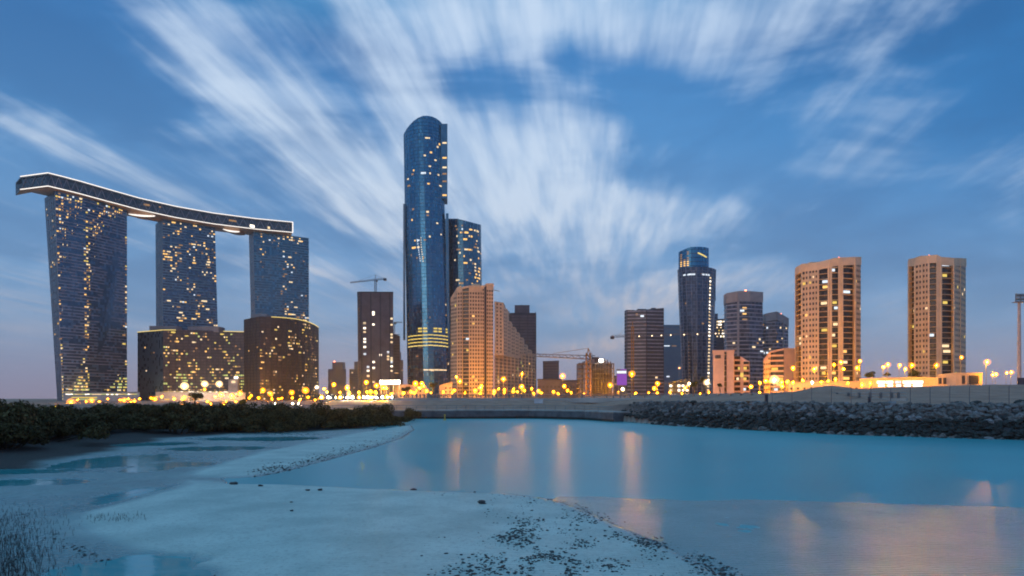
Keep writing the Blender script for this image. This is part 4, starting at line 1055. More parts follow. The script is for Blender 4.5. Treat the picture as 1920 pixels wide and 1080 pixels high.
# ---------------------------------------------------------------- quay wall, embankment, road edge
def offset_line(d, xs):
    out = []
    for x in xs:
        e = 4.0; s = (float(shore_y(x + e)) - float(shore_y(x - e))) / (2 * e); q = math.sqrt(1 + s * s)
        out.append(Vector((x - s / q * d, float(shore_y(x)) + d / q, 0)))
    return out
def wall_strip(mb, line, z0, z1, t, mi=0):
    for k in range(len(line) - 1):
        a, b = line[k], line[k + 1]; d = (b - a).normalized(); n = Vector((-d.y, d.x, 0)) * t
        za = z0 if not callable(z0) else 0
        mb.hexa([(a.x, a.y, z0), (b.x, b.y, z0), (b.x + n.x, b.y + n.y, z0), (a.x + n.x, a.y + n.y, z0), (a.x, a.y, z1), (b.x, b.y, z1), (b.x + n.x, b.y + n.y, z1), (a.x + n.x, a.y + n.y, z1)], mi)
def quay():
    xs = [-120 + k * 4 for k in range(36)]
    L = offset_line(-1.5, xs)
    root = empty('quay_wall', (L[18].x, L[18].y, 0), 'long dark concrete quay wall at the far water edge', 'quay wall'); org = Vector(root.location)
    mb = MB(org); wall_strip(mb, L, -1, 1.62, 3.2); mb.obj('wall', mat_plain('quay_concrete', (.11, .115, .13), .8, 0, .35, .5), root)
    mb = MB(org); wall_strip(mb, [p + Vector((0, -.12, 0)) for p in L], 1.62, 1.86, 3.5); mb.obj('coping', M['concrete'], root)
    mb = MB(org); wall_strip(mb, [p + Vector((0, -.1, 0)) for p in L], -.5, .42, .1); mb.obj('tide_band', mat_plain('weed_stain', (.02, .022, .02), .6, 0, .4, .8), root)
    mb = MB(org)
    for k in range(len(L) - 1):
        for t in (0, .5): p = L[k].lerp(L[k + 1], t); mb.bar((p.x, p.y + .3, 1.82), (p.x, p.y + .3, 2.75), .045)
    mb.obj('rail_post', M['steel'], root)['kind'] = 'stuff'
    mb = MB(org)
    for k in range(len(L) - 1):
        for z in (2.3, 2.75): mb.bar((L[k].x, L[k].y + .3, z), (L[k + 1].x, L[k + 1].y + .3, z), .04)
    mb.obj('rail', M['steel'], root)
quay()
def barrier():
    xs = [-52 + k * 2.0 for k in range(46)]
    L = offset_line(23.5, xs)
    root = empty('road_barrier', (L[40].x, L[40].y, 3.7), 'long pale concrete road barrier with evenly spaced posts on top of the embankment', 'barrier'); org = Vector(root.location)
    mb = MB(org); wall_strip(mb, L, 3.2, 4.35, .35); mb.obj('wall', M['pale_concrete'], root)
    pm = MB(); pm.box((0, 0, .45), (.32, .32, .9)); pme = pm.mesh('barrier_post', M['steel'])
    cnt = 0
    for k in range(len(L) - 1):
        for t in (0, .5):
            p = L[k].lerp(L[k + 1], t)
            if cnt < 100:
                o = bpy.data.objects.new('post', pme); COL.objects.link(o); o.parent = root; o.location = (p.x - org.x, p.y + .17 - org.y, 4.35 - org.z); cnt += 1
    mb = MB(org); wall_strip(mb, [p + Vector((0, .12, 0)) for p in L], 4.75, 4.85, .12); wall_strip(mb, [p + Vector((0, .12, 0)) for p in L], 5.15, 5.27, .14); mb.obj('rail', M['concrete'], root)
    # road behind it
    R1 = offset_line(24.2, xs); R2 = offset_line(29.4, xs); mb = MB()
    for k in range(len(L) - 1): mb.face([(R1[k].x, R1[k].y, 3.80), (R1[k + 1].x, R1[k + 1].y, 3.80), (R2[k + 1].x, R2[k + 1].y, 3.80), (R2[k].x, R2[k].y, 3.80)])
    o = mb.obj('road', mat_plain('asphalt', (.05, .05, .052), .85, 0, .2, .5)); tag(o, kind='structure')
    return L
BL = barrier()

# small lamps along the left end of the road barrier
def small_globe(px, py, Y, label, k):
    x, z = XP(px, Y), ZP(py, Y); root = empty('bollard_lamp', (x, Y, z - 1.1), label, 'lamp', 'small lamps along the left end of the road barrier'); org = Vector(root.location)
    mb = MB(org); mb.bar((x, Y, z - 1.1), (x, Y, z - .2), .09, 6); mb.obj('post', M['pole'], root)
    mb = MB(org); mb.ball((x, Y, z), .22, 8, 6, 1.1); mb.obj('lamp_head', G['white'] if k % 3 else G['sodium'], root)
ORD = ['first', 'second', 'third', 'fourth', 'fifth', 'sixth', 'seventh', 'eighth', 'ninth', 'tenth', 'eleventh', 'twelfth', 'thirteenth', 'fourteenth', 'fifteenth', 'sixteenth', 'seventeenth', 'eighteenth', 'nineteenth', 'twentieth', 'twenty-first', 'twenty-second', 'twenty-third', 'twenty-fourth', 'twenty-fifth', 'twenty-sixth', 'twenty-seventh', 'twenty-eighth', 'twenty-ninth', 'thirtieth', 'thirty-first', 'thirty-second']
for k, px in enumerate((603, 616, 628, 638, 650, 662, 673, 684, 690, 697, 707, 716, 727, 736)):
    Y = float(np.interp(XP(px, 172), [p.x for p in BL], [p.y for p in BL])) + .35
    small_globe(px, 745.5 if px < 720 else 744.5, Y, 'small pale lamp on the road barrier, %s in the row from left' % ORD[k], k)

# ---------------------------------------------------------------- street lamps
def mat_halo_shell(name, col, s, op):
    m, nt, out = new_mat(name)
    tr = N(nt, 'ShaderNodeBsdfTransparent'); em = N(nt, 'ShaderNodeEmission', inp={'Color': (*col, 1), 'Strength': s})
    mx = N(nt, 'ShaderNodeMixShader', inp={0: op, 1: tr.outputs[0], 2: em.outputs[0]}); nt.links.new(mx.outputs[0], out.inputs[0]); return m
def mat_halo(name, col, s):   # added glow volume imitating lens bloom round a lamp, brightest where deepest
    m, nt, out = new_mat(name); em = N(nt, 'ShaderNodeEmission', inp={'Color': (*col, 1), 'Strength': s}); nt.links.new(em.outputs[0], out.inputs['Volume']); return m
HALO = {'sodium': mat_halo('amber_halo', (1.0, .32, .008), .62), 'sodium2': mat_halo('amber_halo_far', (1.0, .32, .008), .42), 'white': mat_halo('white_halo', (1.0, .66, .30), .42), 'dull': mat_halo('rosy_halo', (1.0, .5, .3), .2)}
def lamp(px, py, Y, r, rl, kind, label, group):
    x, z = XP(px, Y), ZP(py, Y); zg = tz(x, Y) if Y < 330 else CITY
    root = empty('street_lamp', (x, Y, zg), label, 'street lamp', group); org = Vector(root.location)
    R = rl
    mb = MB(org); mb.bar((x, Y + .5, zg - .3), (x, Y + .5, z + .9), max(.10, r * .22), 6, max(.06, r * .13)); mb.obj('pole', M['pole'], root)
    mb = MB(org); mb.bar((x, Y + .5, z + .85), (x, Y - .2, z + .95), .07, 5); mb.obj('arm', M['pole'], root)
    mb = MB(org); mb.ball((x, Y, z), R, 14, 9, .95); lan = mb.obj('lamp_halo', HALO[kind], root, True)  # added ball of glow for the bloom round the bulb, not a fitting
    mb = MB(org); mb.ball((x, Y, z), r * .40, 8, 5, .8); o = mb.obj('bulb', G[kind], lan)
LAMPS = [  # px, py, size class, kind
 (133, 754, 3, 's'), (105, 762, 1, 's'), (172, 751, 2, 's'), (233, 750, 2, 's'), (241, 748, 1, 's'), (252, 752, 1.5, 's'), (290, 748, 2, 's'), (345, 746, 2, 's'), (340, 760, 1.5, 's'), (321, 764, 2.4, 'w'),
 (346, 724, 3, 'w'), (384, 720, 2.5, 'w'), (411, 720, 2.5, 'w'), (384, 730, 1, 's'), (415, 740, 2, 's'), (435, 742, 2, 's'), (450, 737, 2, 's'), (493, 732, 2, 's'), (507, 738, 2, 's'), (547, 736, 2, 's'), (573, 732, 2.6, 's'), (594, 726, 1.4, 'w'),
 (578, 745, 1, 's'), (608, 729, 1.2, 's'), (471, 742, 1, 's'), (457, 756, 1.2, 's'), (419, 758, 1.2, 's'), (395, 757, 1, 's'), (371, 759, 1, 's'), (485, 746, 1, 's'), (516, 757, .8, 'w'), (549, 757, 1, 'w'), (560, 756, .7, 'w'), (528, 747, .8, 's'), (626, 721, 1.7, 's'), (651, 727, 2, 's'), (654, 739, 1.6, 's'),  # the three low white ones are car lights built as street lamps
 (687, 717, 1.8, 's'), (706, 723, 2, 's'), (695, 734, 1.5, 's'), (704, 735, 1, 's'), (719, 727, 1.5, 's'), (724, 728, .8, 's'), (673, 736, 1.3, 's'), (734, 739, 1.2, 's'), (756, 738, 1.6, 's'), (772, 735, 1.6, 's'), (779, 719, 2.2, 's'), (791, 719, 1.5, 's'),
 (786, 727, .9, 's'), (781, 733, .9, 's'), (794, 724, .8, 's'), (800, 733, 1.8, 's'), (852, 732, 1.6, 's'), (862, 715, 2, 's'), (856, 707, 1.1, 's'), (891, 732, 1.7, 's'), (901, 727, 1.4, 's'), (903, 723, .8, 's'), (927, 734, 1.9, 's'), (935, 729, .8, 's'), (944, 711, 2.2, 's'), (946, 731, 1.3, 's'),
 (962, 734, 1.4, 's'), (978, 725, 2, 's'), (983, 732, 1, 's'), (979, 701, 1.5, 's'), (963, 729, .8, 's'), (997, 729, 1, 's'), (1010, 733, 1.6, 's'), (1038, 735, 1.3, 's'), (1055, 705, 2.4, 's'), (1058, 724, 1.5, 's'), (1064, 732, 1.3, 's'), (1088, 734, 1.1, 's'), (1144, 722, 2, 's'), (1168, 730, 1.6, 'w'),
 (1185, 701, 2.6, 's'), (1233, 719, 1.8, 's'), (1227, 728, 1.6, 's'), (1274, 690, 1.2, 'd'), (1285, 728, 1.4, 's'), (1292, 719, 1.2, 'w'), (1325, 717, 2.4, 'w'), (1353, 725, 1.7, 's'), (1397, 717, 1.6, 's'), (1408, 725, 1.5, 's'), (1452, 712, 3.8, 'w'), (1436, 714, 1.6, 's'),
 (1425, 718, 1, 's'), (1466, 717, 1.2, 's'), (1476, 716, 1, 's'), (1467, 724, 1.3, 's'), (1487, 690, 1.7, 's'), (1527, 692, 2.3, 's'), (1564, 684, 1.1, 's'), (1577, 679, 1.6, 's'), (1582, 692, 1.1, 's'), (1607, 690, 1.6, 's'), (1613, 677, 1.2, 's'),
 (1657, 688, 1.4, 's'), (1665, 684, 1.9, 's'), (1687, 685, 1.6, 's'), (1698, 692, 1.4, 's'), (1710, 685, 2.2, 's'), (1756, 685, 2, 's'), (1803, 670, 1.4, 's'), (1851, 679, 2.6, 's'), (1862, 703, 1.3, 's'), (1868, 702, 1.5, 's'), (1888, 699, 1.2, 's'), (1897, 698, 1.6, 's'),
 (1487, 717, .9, 's'), (1505, 713, 1, 's'), (1523, 717, 1.3, 'w'), (1540, 716, .9, 's'), (1553, 715, .9, 's'), (1567, 712, 1, 's'), (1590, 719, 1, 's'), (1617, 722, 1.2, 's'), (1632, 719, .9, 's')]
WHERE = [(160, 'widest leaning tower'), (262, 'low hall beside the widest tower'), (462, 'long flat-roofed block'), (600, 'brown curved block'), (668, 'far left hazy flats'), (742, 'tower with a rooftop crane'), (830, 'tallest domed tower'),
         (926, 'tan high-rise'), (1006, 'staircase flats'), (1100, 'bare concrete frame'), (1172, 'purple screen'), (1246, 'wide grey block'), (1334, 'round tower'), (1420, 'peach low blocks'), (1490, 'peach block by the tan tower'), (1616, 'left tan tower'), (1700, 'row of shops'), (1815, 'right tan tower'), (2000, 'floodlight mast and ochre building')]
tot = {}
xr = random.Random(44)
LAMPS += [(px + xr.randint(-5, 5), xr.choice((735, 736, 737, 738)), xr.choice((.8, .9, 1)), 's') for px in range(612, 1440, 24)]
LAMPS += [(px + xr.randint(-5, 5), xr.choice((744, 746, 748, 750, 753)), xr.choice((.8, .9, 1)), 's') for px in range(146, 600, 20)]
lst = sorted(LAMPS)
for px, py, c, k in lst:
    w = next(n for e, n in WHERE if px < e); tot.setdefault(w, []).append((px, py, c, k))
for w, L in tot.items():
    for i, (px, py, c, k) in enumerate(L):
        r_px = {.7: .7, .8: .7, .9: .75, 1: .8}.get(c, .55 + .42 * c)     # radius in 1024-px pixels at its distance
        left = px < 600
        Y = max(200, min(420, 9.5 * F / max(4, HZ - py))) if not left else (max(180, 620 - max(0, py - 730) * 9) if py < 760 else 175)
        if py > 746: Y = min(Y, 3.0 * F / (py - HZ) * .9)
        if 1440 < px < 1640 and py > 708: Y = 322
        if 1480 < px < 1620 and py <= 708: Y = 352 if c < 2 else 300
        if 1640 < px < 1700 and py <= 700: Y = 300
        if 1700 < px < 1815: Y = 320
        if 600 <= px < 1440 and py > 728: Y = 470
        if c >= 2.6 and not left: Y = min(Y, 300)
        near = px < 600 or (600 <= px < 1440 and py > 728)
        if px < 600 and py <= 747: Y = 640 if px < 118 else 622 if px < 462 else 690
        elif 840 <= px < 1010 and py > 722: Y = 530
        r = min(1.15, r_px * Y / 683 * .62)
        kd = {'s': 'sodium2' if near else 'sodium', 'w': 'white', 'd': 'dull'}[k]
        tone = {'s': 'orange', 'w': 'white', 'd': 'dim reddish'}[k]; sz = 'small' if c <= 1.2 else 'large' if c >= 2.2 else 'medium'
        pos = 'only one' if len(L) == 1 else 'leftmost' if i == 0 else 'rightmost' if i == len(L) - 1 else '%s from left' % ORD[i]
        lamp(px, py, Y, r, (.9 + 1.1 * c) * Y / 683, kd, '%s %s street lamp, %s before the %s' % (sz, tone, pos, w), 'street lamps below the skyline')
# ---------------------------------------------------------------- vegetation
LEAF = mat_leaf('mangrove_leaf', (.022, .020, .010), (.125, .102, .045)); BARK = mat_plain('bark', (.05, .042, .036), .9, 0, .3, 2)
TLEAF = mat_leaf('tree_leaf', (.02, .03, .012), (.06, .075, .03))
def crown_mesh(seed, lobes, leaf, n, mat, name, norm=None):
    rnd = random.Random(seed); V = []; Fc = []
    for k in range(n):
        lx, ly, lz, lr, ls = lobes[rnd.randrange(len(lobes))]
        t = rnd.uniform(0, 2 * math.pi); cz = rnd.uniform(-.45, 1); s = math.sqrt(max(0, 1 - cz * cz))
        rr = lr * (1 - .38 * rnd.random() ** 2) * (1 + .16 * math.sin(t * 5 + lx * 3) * math.cos(cz * 6 + seed))
        p = Vector((lx + rr * s * math.cos(t), ly + rr * s * math.sin(t), lz + rr * ls * cz))
        nrm = (Vector((s * math.cos(t), s * math.sin(t), cz)) + Vector((rnd.gauss(0, .5), rnd.gauss(0, .5), rnd.gauss(.2, .5)))).normalized()
        u = nrm.orthogonal().normalized(); w = nrm.cross(u); a = rnd.uniform(0, math.pi); u, w = u * math.cos(a) + w * math.sin(a), w * math.cos(a) - u * math.sin(a)
        L = leaf * rnd.uniform(.6, 1.4); W = L * rnd.uniform(.35, .6); b = len(V)
        V += [p - u * L, p - w * W + nrm * L * .12, p + u * L, p + w * W + nrm * L * .12]; Fc.append((b, b + 1, b + 2, b + 3))
    if norm:
        zs_ = sorted(v.z for v in V); f = norm / zs_[int(len(zs_) * .985)]
        for v in V: v.z *= f
    me = bpy.data.meshes.new(name); me.from_pydata(V, [], Fc); me.materials.append(mat); me.update(); return me
def stem_mesh(seed, lobes, mat, name, r=.09):
    rnd = random.Random(seed); mb = MB()
    for lx, ly, lz, lr, ls in lobes:
        p0 = Vector((lx * .25 + rnd.gauss(0, .15), ly * .25 + rnd.gauss(0, .15), -.3)); p1 = Vector((lx * .6, ly * .6, lz * .5)); p2 = Vector((lx, ly, lz + lr * ls * .4))
        mb.bar(p0, p1, r, 5, r * .7); mb.bar(p1, p2, r * .7, 5, r * .35)
        for q in range(3):
            e = p2 + Vector((rnd.gauss(0, lr * .5), rnd.gauss(0, lr * .5), rnd.uniform(0, lr * .5))); mb.bar(p1.lerp(p2, .6), e, r * .4, 4, r * .15)
    return mb.mesh(name, mat)
BUSH = []
for s in range(6):
    rnd = random.Random(100 + s); lobes = []
    for k in range(rnd.randint(6, 9)):
        a = rnd.uniform(0, 2 * math.pi); d = rnd.uniform(0, 2.3); r_ = rnd.uniform(.85, 1.5) * (1 - d * .13)
        lobes.append((d * math.cos(a), d * math.sin(a), rnd.uniform(.7, 2.1) * (1 - d * .16), r_, rnd.uniform(.65, .95)))
    lobes += [(rnd.gauss(0, 2), rnd.gauss(0, 2), .5, 1.0, .7) for _ in range(4)]
    BUSH.append((crown_mesh(s, lobes, .15, 3600, LEAF, 'mangrove_crown', 3.0), stem_mesh(s, lobes, BARK, 'mangrove_stem')))
def bush(x, y, h, w, k, label, group, rz):
    zg = tz(x, y); root = empty('mangrove_bush', (x, y, max(zg, 0)), label, 'bush', group); root.rotation_euler = (0, 0, rz); root.scale = (w / 6.0, w / 6.0, h / 3.0)
    for nm, me in zip(('crown', 'trunk'), BUSH[k % 6]):
        o = bpy.data.objects.new(nm, me); COL.objects.link(o); o.parent = root
rnd = random.Random(77)
FL = [GP(*p, .3) for p in ((-160, 858), (-80, 846), (0, 834), (70, 828), (135, 818), (200, 812), (265, 811), (330, 811), (400, 810), (470, 809), (530, 807), (590, 804), (645, 801), (690, 798), (728, 795))]
def row_pts(off): return [(x - off * .25, y + off) for x, y in FL]
rows = (('front', 3.2, 0.9), ('second', 8, 1.0), ('third', 15, 1.08), ('rearmost', 26, 1.1))
for rn, off, hs in rows:
    P = row_pts(off)
    if rn in ('third', 'rearmost'): P = P[:-1]
    for i, (x, y) in enumerate(P):
        x += rnd.gauss(0, .7); y += rnd.gauss(0, 1.0)
        px = 960 + F * x / y
        tgt = float(np.interp(px, [-100, 0, 40, 95, 140, 190, 300, 600, 640, 690, 740], [742, 749, 756, 765, 769, 762, 762, 763, 766, 765, 782]))
        h = max(1.4, (ZP(tgt, y) - max(0, tz(x, y))) * (1.04 if off > 5 else .80) * rnd.uniform(.80, 1.12))
        pos = 'leftmost' if i == 0 else 'rightmost' if i == len(P) - 1 else ORD[i] + ' from left'
        bush(x, y, h, rnd.uniform(5.6, 7.6) * (1.25 if off > 20 else 1), rnd.randrange(6), 'mangrove bush in the %s row of the left shore thicket, %s' % (rn, pos), 'mangrove bushes on the left shore', rnd.uniform(0, 6.28))
x, y = GP(771, 788, .1); bush(x, y, 2.3, 4.2, 2, 'small round mangrove bush standing alone in the water right of the thicket', None, 1.0)
x, y = GP(718, 795, .1); bush(x, y + 2, 3.1, 5.0, 4, 'rounded mangrove bush closing the right end of the thicket', None, 2.0)
x, y = GP(738, 796, .1); bush(x, y, 1.5, 3.6, 1, 'low mangrove bush at the foot of the thicket beside the channel', None, 2.6)

def tree(px, pyt, Y, wpx, label, seed, pyb=None, green=False):
    x = XP(px, Y); zg = CITY if Y > 330 else tz(x, Y); H = ZP(pyt, Y) - zg; W = wpx / F * Y; rnd = random.Random(seed)
    root = empty('tree', (x, Y, zg), label, 'tree'); lobes = []
    for k in range(9):
        a = rnd.uniform(0, 6.28); d = rnd.uniform(0, .34) * W; r_ = W * rnd.uniform(.15, .24); lobes.append((d * math.cos(a), d * math.sin(a), H - r_ - rnd.uniform(0, .35) * min(H, W), r_, rnd.uniform(.7, 1)))
    o = bpy.data.objects.new('crown', crown_mesh(seed, lobes, max(.22, W * .035), 1500, TLEAF, 'tree_crown')); COL.objects.link(o); o.parent = root
    mb = MB(); mb.bar((0, 0, -.3), (W * .02, 0, H * .5), W * .035 + .08, 7, W * .022 + .05)
    for lb in lobes[:6]: mb.bar((W * .02, 0, H * .48), lb[:3], W * .018 + .04, 5, .03)
    o = bpy.data.objects.new('trunk', mb.mesh('tree_trunk', BARK)); COL.objects.link(o); o.parent = root
tree(365, 733, 300, 32, 'dark rounded tree before the long flat-roofed block', 1); tree(453, 748, 200, 16, 'small dark shrub-like tree before the right end of the flat-roofed block', 2)
tree(1628, 694, 345, 26, 'dark dome-shaped tree just right of the left tan tower', 3); tree(1664, 697, 350, 12, 'slim small tree above the lit shops', 4); tree(1713, 691, 345, 36, 'broad dark tree at the foot of the right tan tower', 5)
tree(1302, 712, 460, 22, 'lamp-lit green tree left of the peach low block, below the round tower', 6); tree(1318, 706, 465, 20, 'taller lamp-lit green tree touching the peach low block', 7)
tree(812, 716, 420, 18, 'dark small tree at the right foot of the domed tower', 8); tree(762, 722, 410, 22, 'brown-lit tree just right of the floodlit canopy', 9)
tree(1350, 718, 380, 12, 'small street tree before the peach low block', 12)

# ---------------------------------------------------------------- boulders
ROCK = mat_plain('grey_boulder', (.15, .135, .13), .85, 0, .5, 1.4, .4); ROCKW = mat_plain('wet_dark_boulder', (.016, .015, .013), .7, 0, .4, 1.4, .3, .5); ROCKP = mat_plain('pale_boulder', (.22, .21, .22), .85, 0, .35, 1.4, .3)
def rock_mesh(seed, mat):
    rnd = random.Random(seed); mb = MB(); nu, nv = 7, 5; off = Vector((rnd.random() * 50, rnd.random() * 50, 0))
    st = Vector((rnd.uniform(.8, 1.25), rnd.uniform(.75, 1.1), rnd.uniform(.55, .85)))
    def p(i, j):
        t = math.pi * j / nv; a = 2 * math.pi * (i % nu) / nu + .3 * j; v = Vector((math.sin(t) * math.cos(a), math.sin(t) * math.sin(a), math.cos(t)))
        q = v * (1 + .55 * mnoise.noise(v * 1.3 + off)); return Vector((q.x * st.x, q.y * st.y, q.z * st.z))
    for j in range(nv):
        for i in range(nu):
            q = [p(i, j), p(i, j + 1), p(i + 1, j + 1), p(i + 1, j)]
            if j == 0: q = q[:3]
            elif j == nv - 1: q = [q[0], q[1], q[3]]
            mb.face(q)
    return mb.mesh('boulder', mat)
RK = {n: [rock_mesh(k + 10 * i, m) for k in range(6)] for i, (n, m) in enumerate((('g', ROCK), ('w', ROCKW), ('p', ROCKP)))}
cand = []
rnd = random.Random(5)
for _ in range(3600):
    sx = rnd.uniform(18, 66); e = 3.0; s = (float(shore_y(sx + e)) - float(shore_y(sx - e))) / (2 * e); q = math.sqrt(1 + s * s)
    d = rnd.uniform(-.9, 7.0); x = sx - s / q * d; y = float(shore_y(sx)) + d / q
    if abs(960 + F * x / y - 1500) > 560: continue
    fade = min(1, max(0, (sx - 17) / 6)); r = rnd.choice((.2, .26, .3, .36, .42, .5, .62)) * rnd.uniform(.66, .95) * (.55 + .45 * fade)
    cand.append((r / y, x, y, d, r, rnd.uniform(0, 6.28), rnd.random()))
cand.sort(reverse=True)
zs, _ = terrain(np.array([c[1] for c in cand]), np.array([c[2] for c in cand]))
stuff = MB((40, 90, 1))
for k, (_, x, y, d, r, a, u) in enumerate(cand):
    z = float(zs[k]) + r * .22
    kd = 'w' if d + (u - .5) * 1.6 < 3.3 and not (d < .1 and u > .6) else 'p' if u > .86 else 'g'
    me = RK[kd][k % 6]
    if k < 290:
        o = bpy.data.objects.new('boulder', me); COL.objects.link(o); o.location = (x, y, z); o.scale = (r, r, r); o.rotation_euler = (u * .8 - .4, .3 - u * .6, a)
        tag(o, {'w': 'dark wet boulder low on the rock bank along the right shore', 'g': 'grey boulder on the rock bank along the right shore', 'p': 'pale boulder on the rock bank along the right shore'}[kd], 'boulder',
            {'w': 'dark wet boulders of the rock bank', 'g': 'grey boulders of the rock bank', 'p': 'pale boulders of the rock bank'}[kd])
    else:
        ca, sa = math.cos(a), math.sin(a); mi = 'gwp'.index(kd); vs = me.vertices
        for f in me.polygons: stuff.face([(x + r * (vs[i].co.x * ca - vs[i].co.y * sa), y + r * (vs[i].co.x * sa + vs[i].co.y * ca), z + r * vs[i].co.z) for i in f.vertices], mi)
o = stuff.obj('rubble', [ROCK, ROCKW, ROCKP]); tag(o, 'small grey rubble filling the rock bank along the right shore', 'rubble', kind='stuff')
for px, py, r, lab in ((1300, 757, .55, 'dark boulder on the left crest of the rock bank, beside the embankment'), (1796, 758, .5, 'small dark boulder on the crest under the fence, below the ochre building'), (1832, 757, .6, 'dark angular boulder on the crest of the rock bank, right of the ochre building'), (1912, 755, .7, 'largest dark boulder on the crest at the far right edge')):
    Y = float(np.interp(px, [1240, 1400, 1580, 1920], [119, 103, 91, 80])); x = XP(px, Y); o = bpy.data.objects.new('boulder', RK['w'][int(px) % 6]); COL.objects.link(o); o.location = (x, Y, tz(x, Y) + r * .4); o.scale = (r, r, r); tag(o, lab, 'boulder', 'single boulders on the crest')

# ---------------------------------------------------------------- sand: stones, pebbles, seedlings
STONE = mat_plain('dark_wet_stone', (.028, .026, .028), .55, 0, .4, 4, .4, .5)
for px, py, w, lab in ((904, 948, 16, 'flat dark stone on the sand, largest one in the middle of the bar'), (577, 922, 9, 'dark stone near the left water edge of the sand bar, left of a close pair'), (600, 921, 9, 'dark stone near the left water edge of the sand bar, right of a close pair'),
                       (776, 913, 12, 'dark stone at the water edge above the sand bar'), (438, 907, 14, 'flat dark stone at the far left edge of the sand bar'), (488, 912, 9, 'faint flat stone right of the stone at the far left edge'), (547, 963, 7, 'small dark stone alone on the smooth sand left of centre'), (546, 946, 5, 'tiny dark stone above the small stone on the smooth sand'), (890, 918, 5, 'tiny stone at the waterline right of centre')):
    x, y = GP(px, py, .15); r = w / 2 / F * y; o = bpy.data.objects.new('stone', rock_mesh(int(px), STONE)); COL.objects.link(o); o.location = (x, y, tz(x, y) + r * .25); o.scale = (r, r, r * .7); tag(o, lab, 'stone', 'stones on the sand bar')
pb = MB((3, 22, 0)); rnd = random.Random(9); pts = []
while len(pts) < 3400:
    px, py = rnd.uniform(760, 1520), rnd.uniform(925, 1090)
    ax = float(np.interp(py, [925, 950, 990, 1040, 1090], [930, 945, 960, 940, 900])); wl = float(np.interp(py, [925, 950, 990, 1040, 1090], [60, 80, 150, 200, 260]))
    ed = float(np.interp(py, [925, 934, 956, 990, 1032, 1085], [960, 1050, 1125, 1205, 1310, 1430]))
    core = math.exp(-((px - ax - wl * .35) / (wl * .5)) ** 2) * smooth((py - 940) / 60)
    edge = math.exp(-((px - ed + 45) / 70.0) ** 2) * .55
    cl = .35 + 1.0 * mnoise.noise(Vector((px * .016, py * .04, 3.1))) + .5 * mnoise.noise(Vector((px * .06, py * .12, 7.1)))
    if px < ed + 12 and rnd.random() < (core * .9 + edge + .10 * smooth((px - ax) / 80)) * min(1, max(0, cl)) ** 1.5 * 1.2: pts.append((px, py))
for _ in range(1900):   # speckle on the lower slope of the spit
    t = rnd.random(); px = 480 + 300 * t + rnd.gauss(0, 10); py = float(np.interp(px, [480, 545, 620, 700, 760, 790], [889, 879, 858, 837, 818, 806])) + rnd.gauss(-1, 5.5); pts.append((px, py))
for _ in range(260):
    t = rnd.random(); px = float(np.interp(t, [0, .4, 1], [95, 180, 420])) + rnd.gauss(0, 6); py = float(np.interp(t, [0, .4, 1], [1000, 1040, 1085])) + rnd.gauss(0, 4); pts.append((px, py))
G_ = np.array([GP(px, py, .12 if py > 905 else .08) for px, py in pts]); zs, _ = terrain(G_[:, 0], G_[:, 1])
big = []
pm = [rock_mesh(300 + k, STONE) for k in range(6)]
for k, ((x, y), z) in enumerate(zip(G_, zs)):
    if z < -.015: continue
    r = (.010 + .042 * rnd.random() ** 4) * (1.5 if y > 34 else 1); big.append((r / y, float(x), float(y), float(z), r))
big.sort(reverse=True)
for k, (_, x, y, z, r) in enumerate(big):
    a = rnd.uniform(0, 6.28); ca, sa = math.cos(a) * r, math.sin(a) * r; vs = pm[k % 6].vertices
    for f in pm[k % 6].polygons: pb.face([(x + vs[i].co.x * ca * 1.3 - vs[i].co.y * sa, y + vs[i].co.x * sa * 1.3 + vs[i].co.y * ca, z + r * .2 + r * .6 * vs[i].co.z) for i in f.vertices])
o = pb.obj('pebbles', STONE); tag(o, 'dark pebbles and shell grit scattered over the sand bar', 'pebbles', kind='stuff')
# breathing roots and seedlings standing in the wet sand at lower left
sp = MB((-12, 22, 0)); rnd = random.Random(21); pts = []
while len(pts) < 1700:
    px, py = rnd.uniform(-60, 300), rnd.uniform(930, 1090)
    w = math.exp(-((px - 10) / 75.0) ** 2) * smooth((py - 935) / 45)
    if rnd.random() < w: pts.append((px, py, .14 if py < 1000 else .2))
while len(pts) < 1790: pts.append((rnd.uniform(165, 275), 985 - rnd.random() * 14, .14))
G_ = np.array([GP(p[0], p[1], .03) for p in pts]); zs, _ = terrain(G_[:, 0], G_[:, 1])
for (x, y), z, p in zip(G_, zs, pts):
    h = p[2] * rnd.uniform(.3, 1.15); sp.bar((x, y, z - .05), (x + rnd.gauss(0, .035), y + rnd.gauss(0, .035), max(z, 0) + h), .009, 3, .003)
o = sp.obj('breathing_roots', STONE); tag(o, 'thin dark mangrove roots sticking out of the wet sand at lower left', 'roots', kind='stuff')

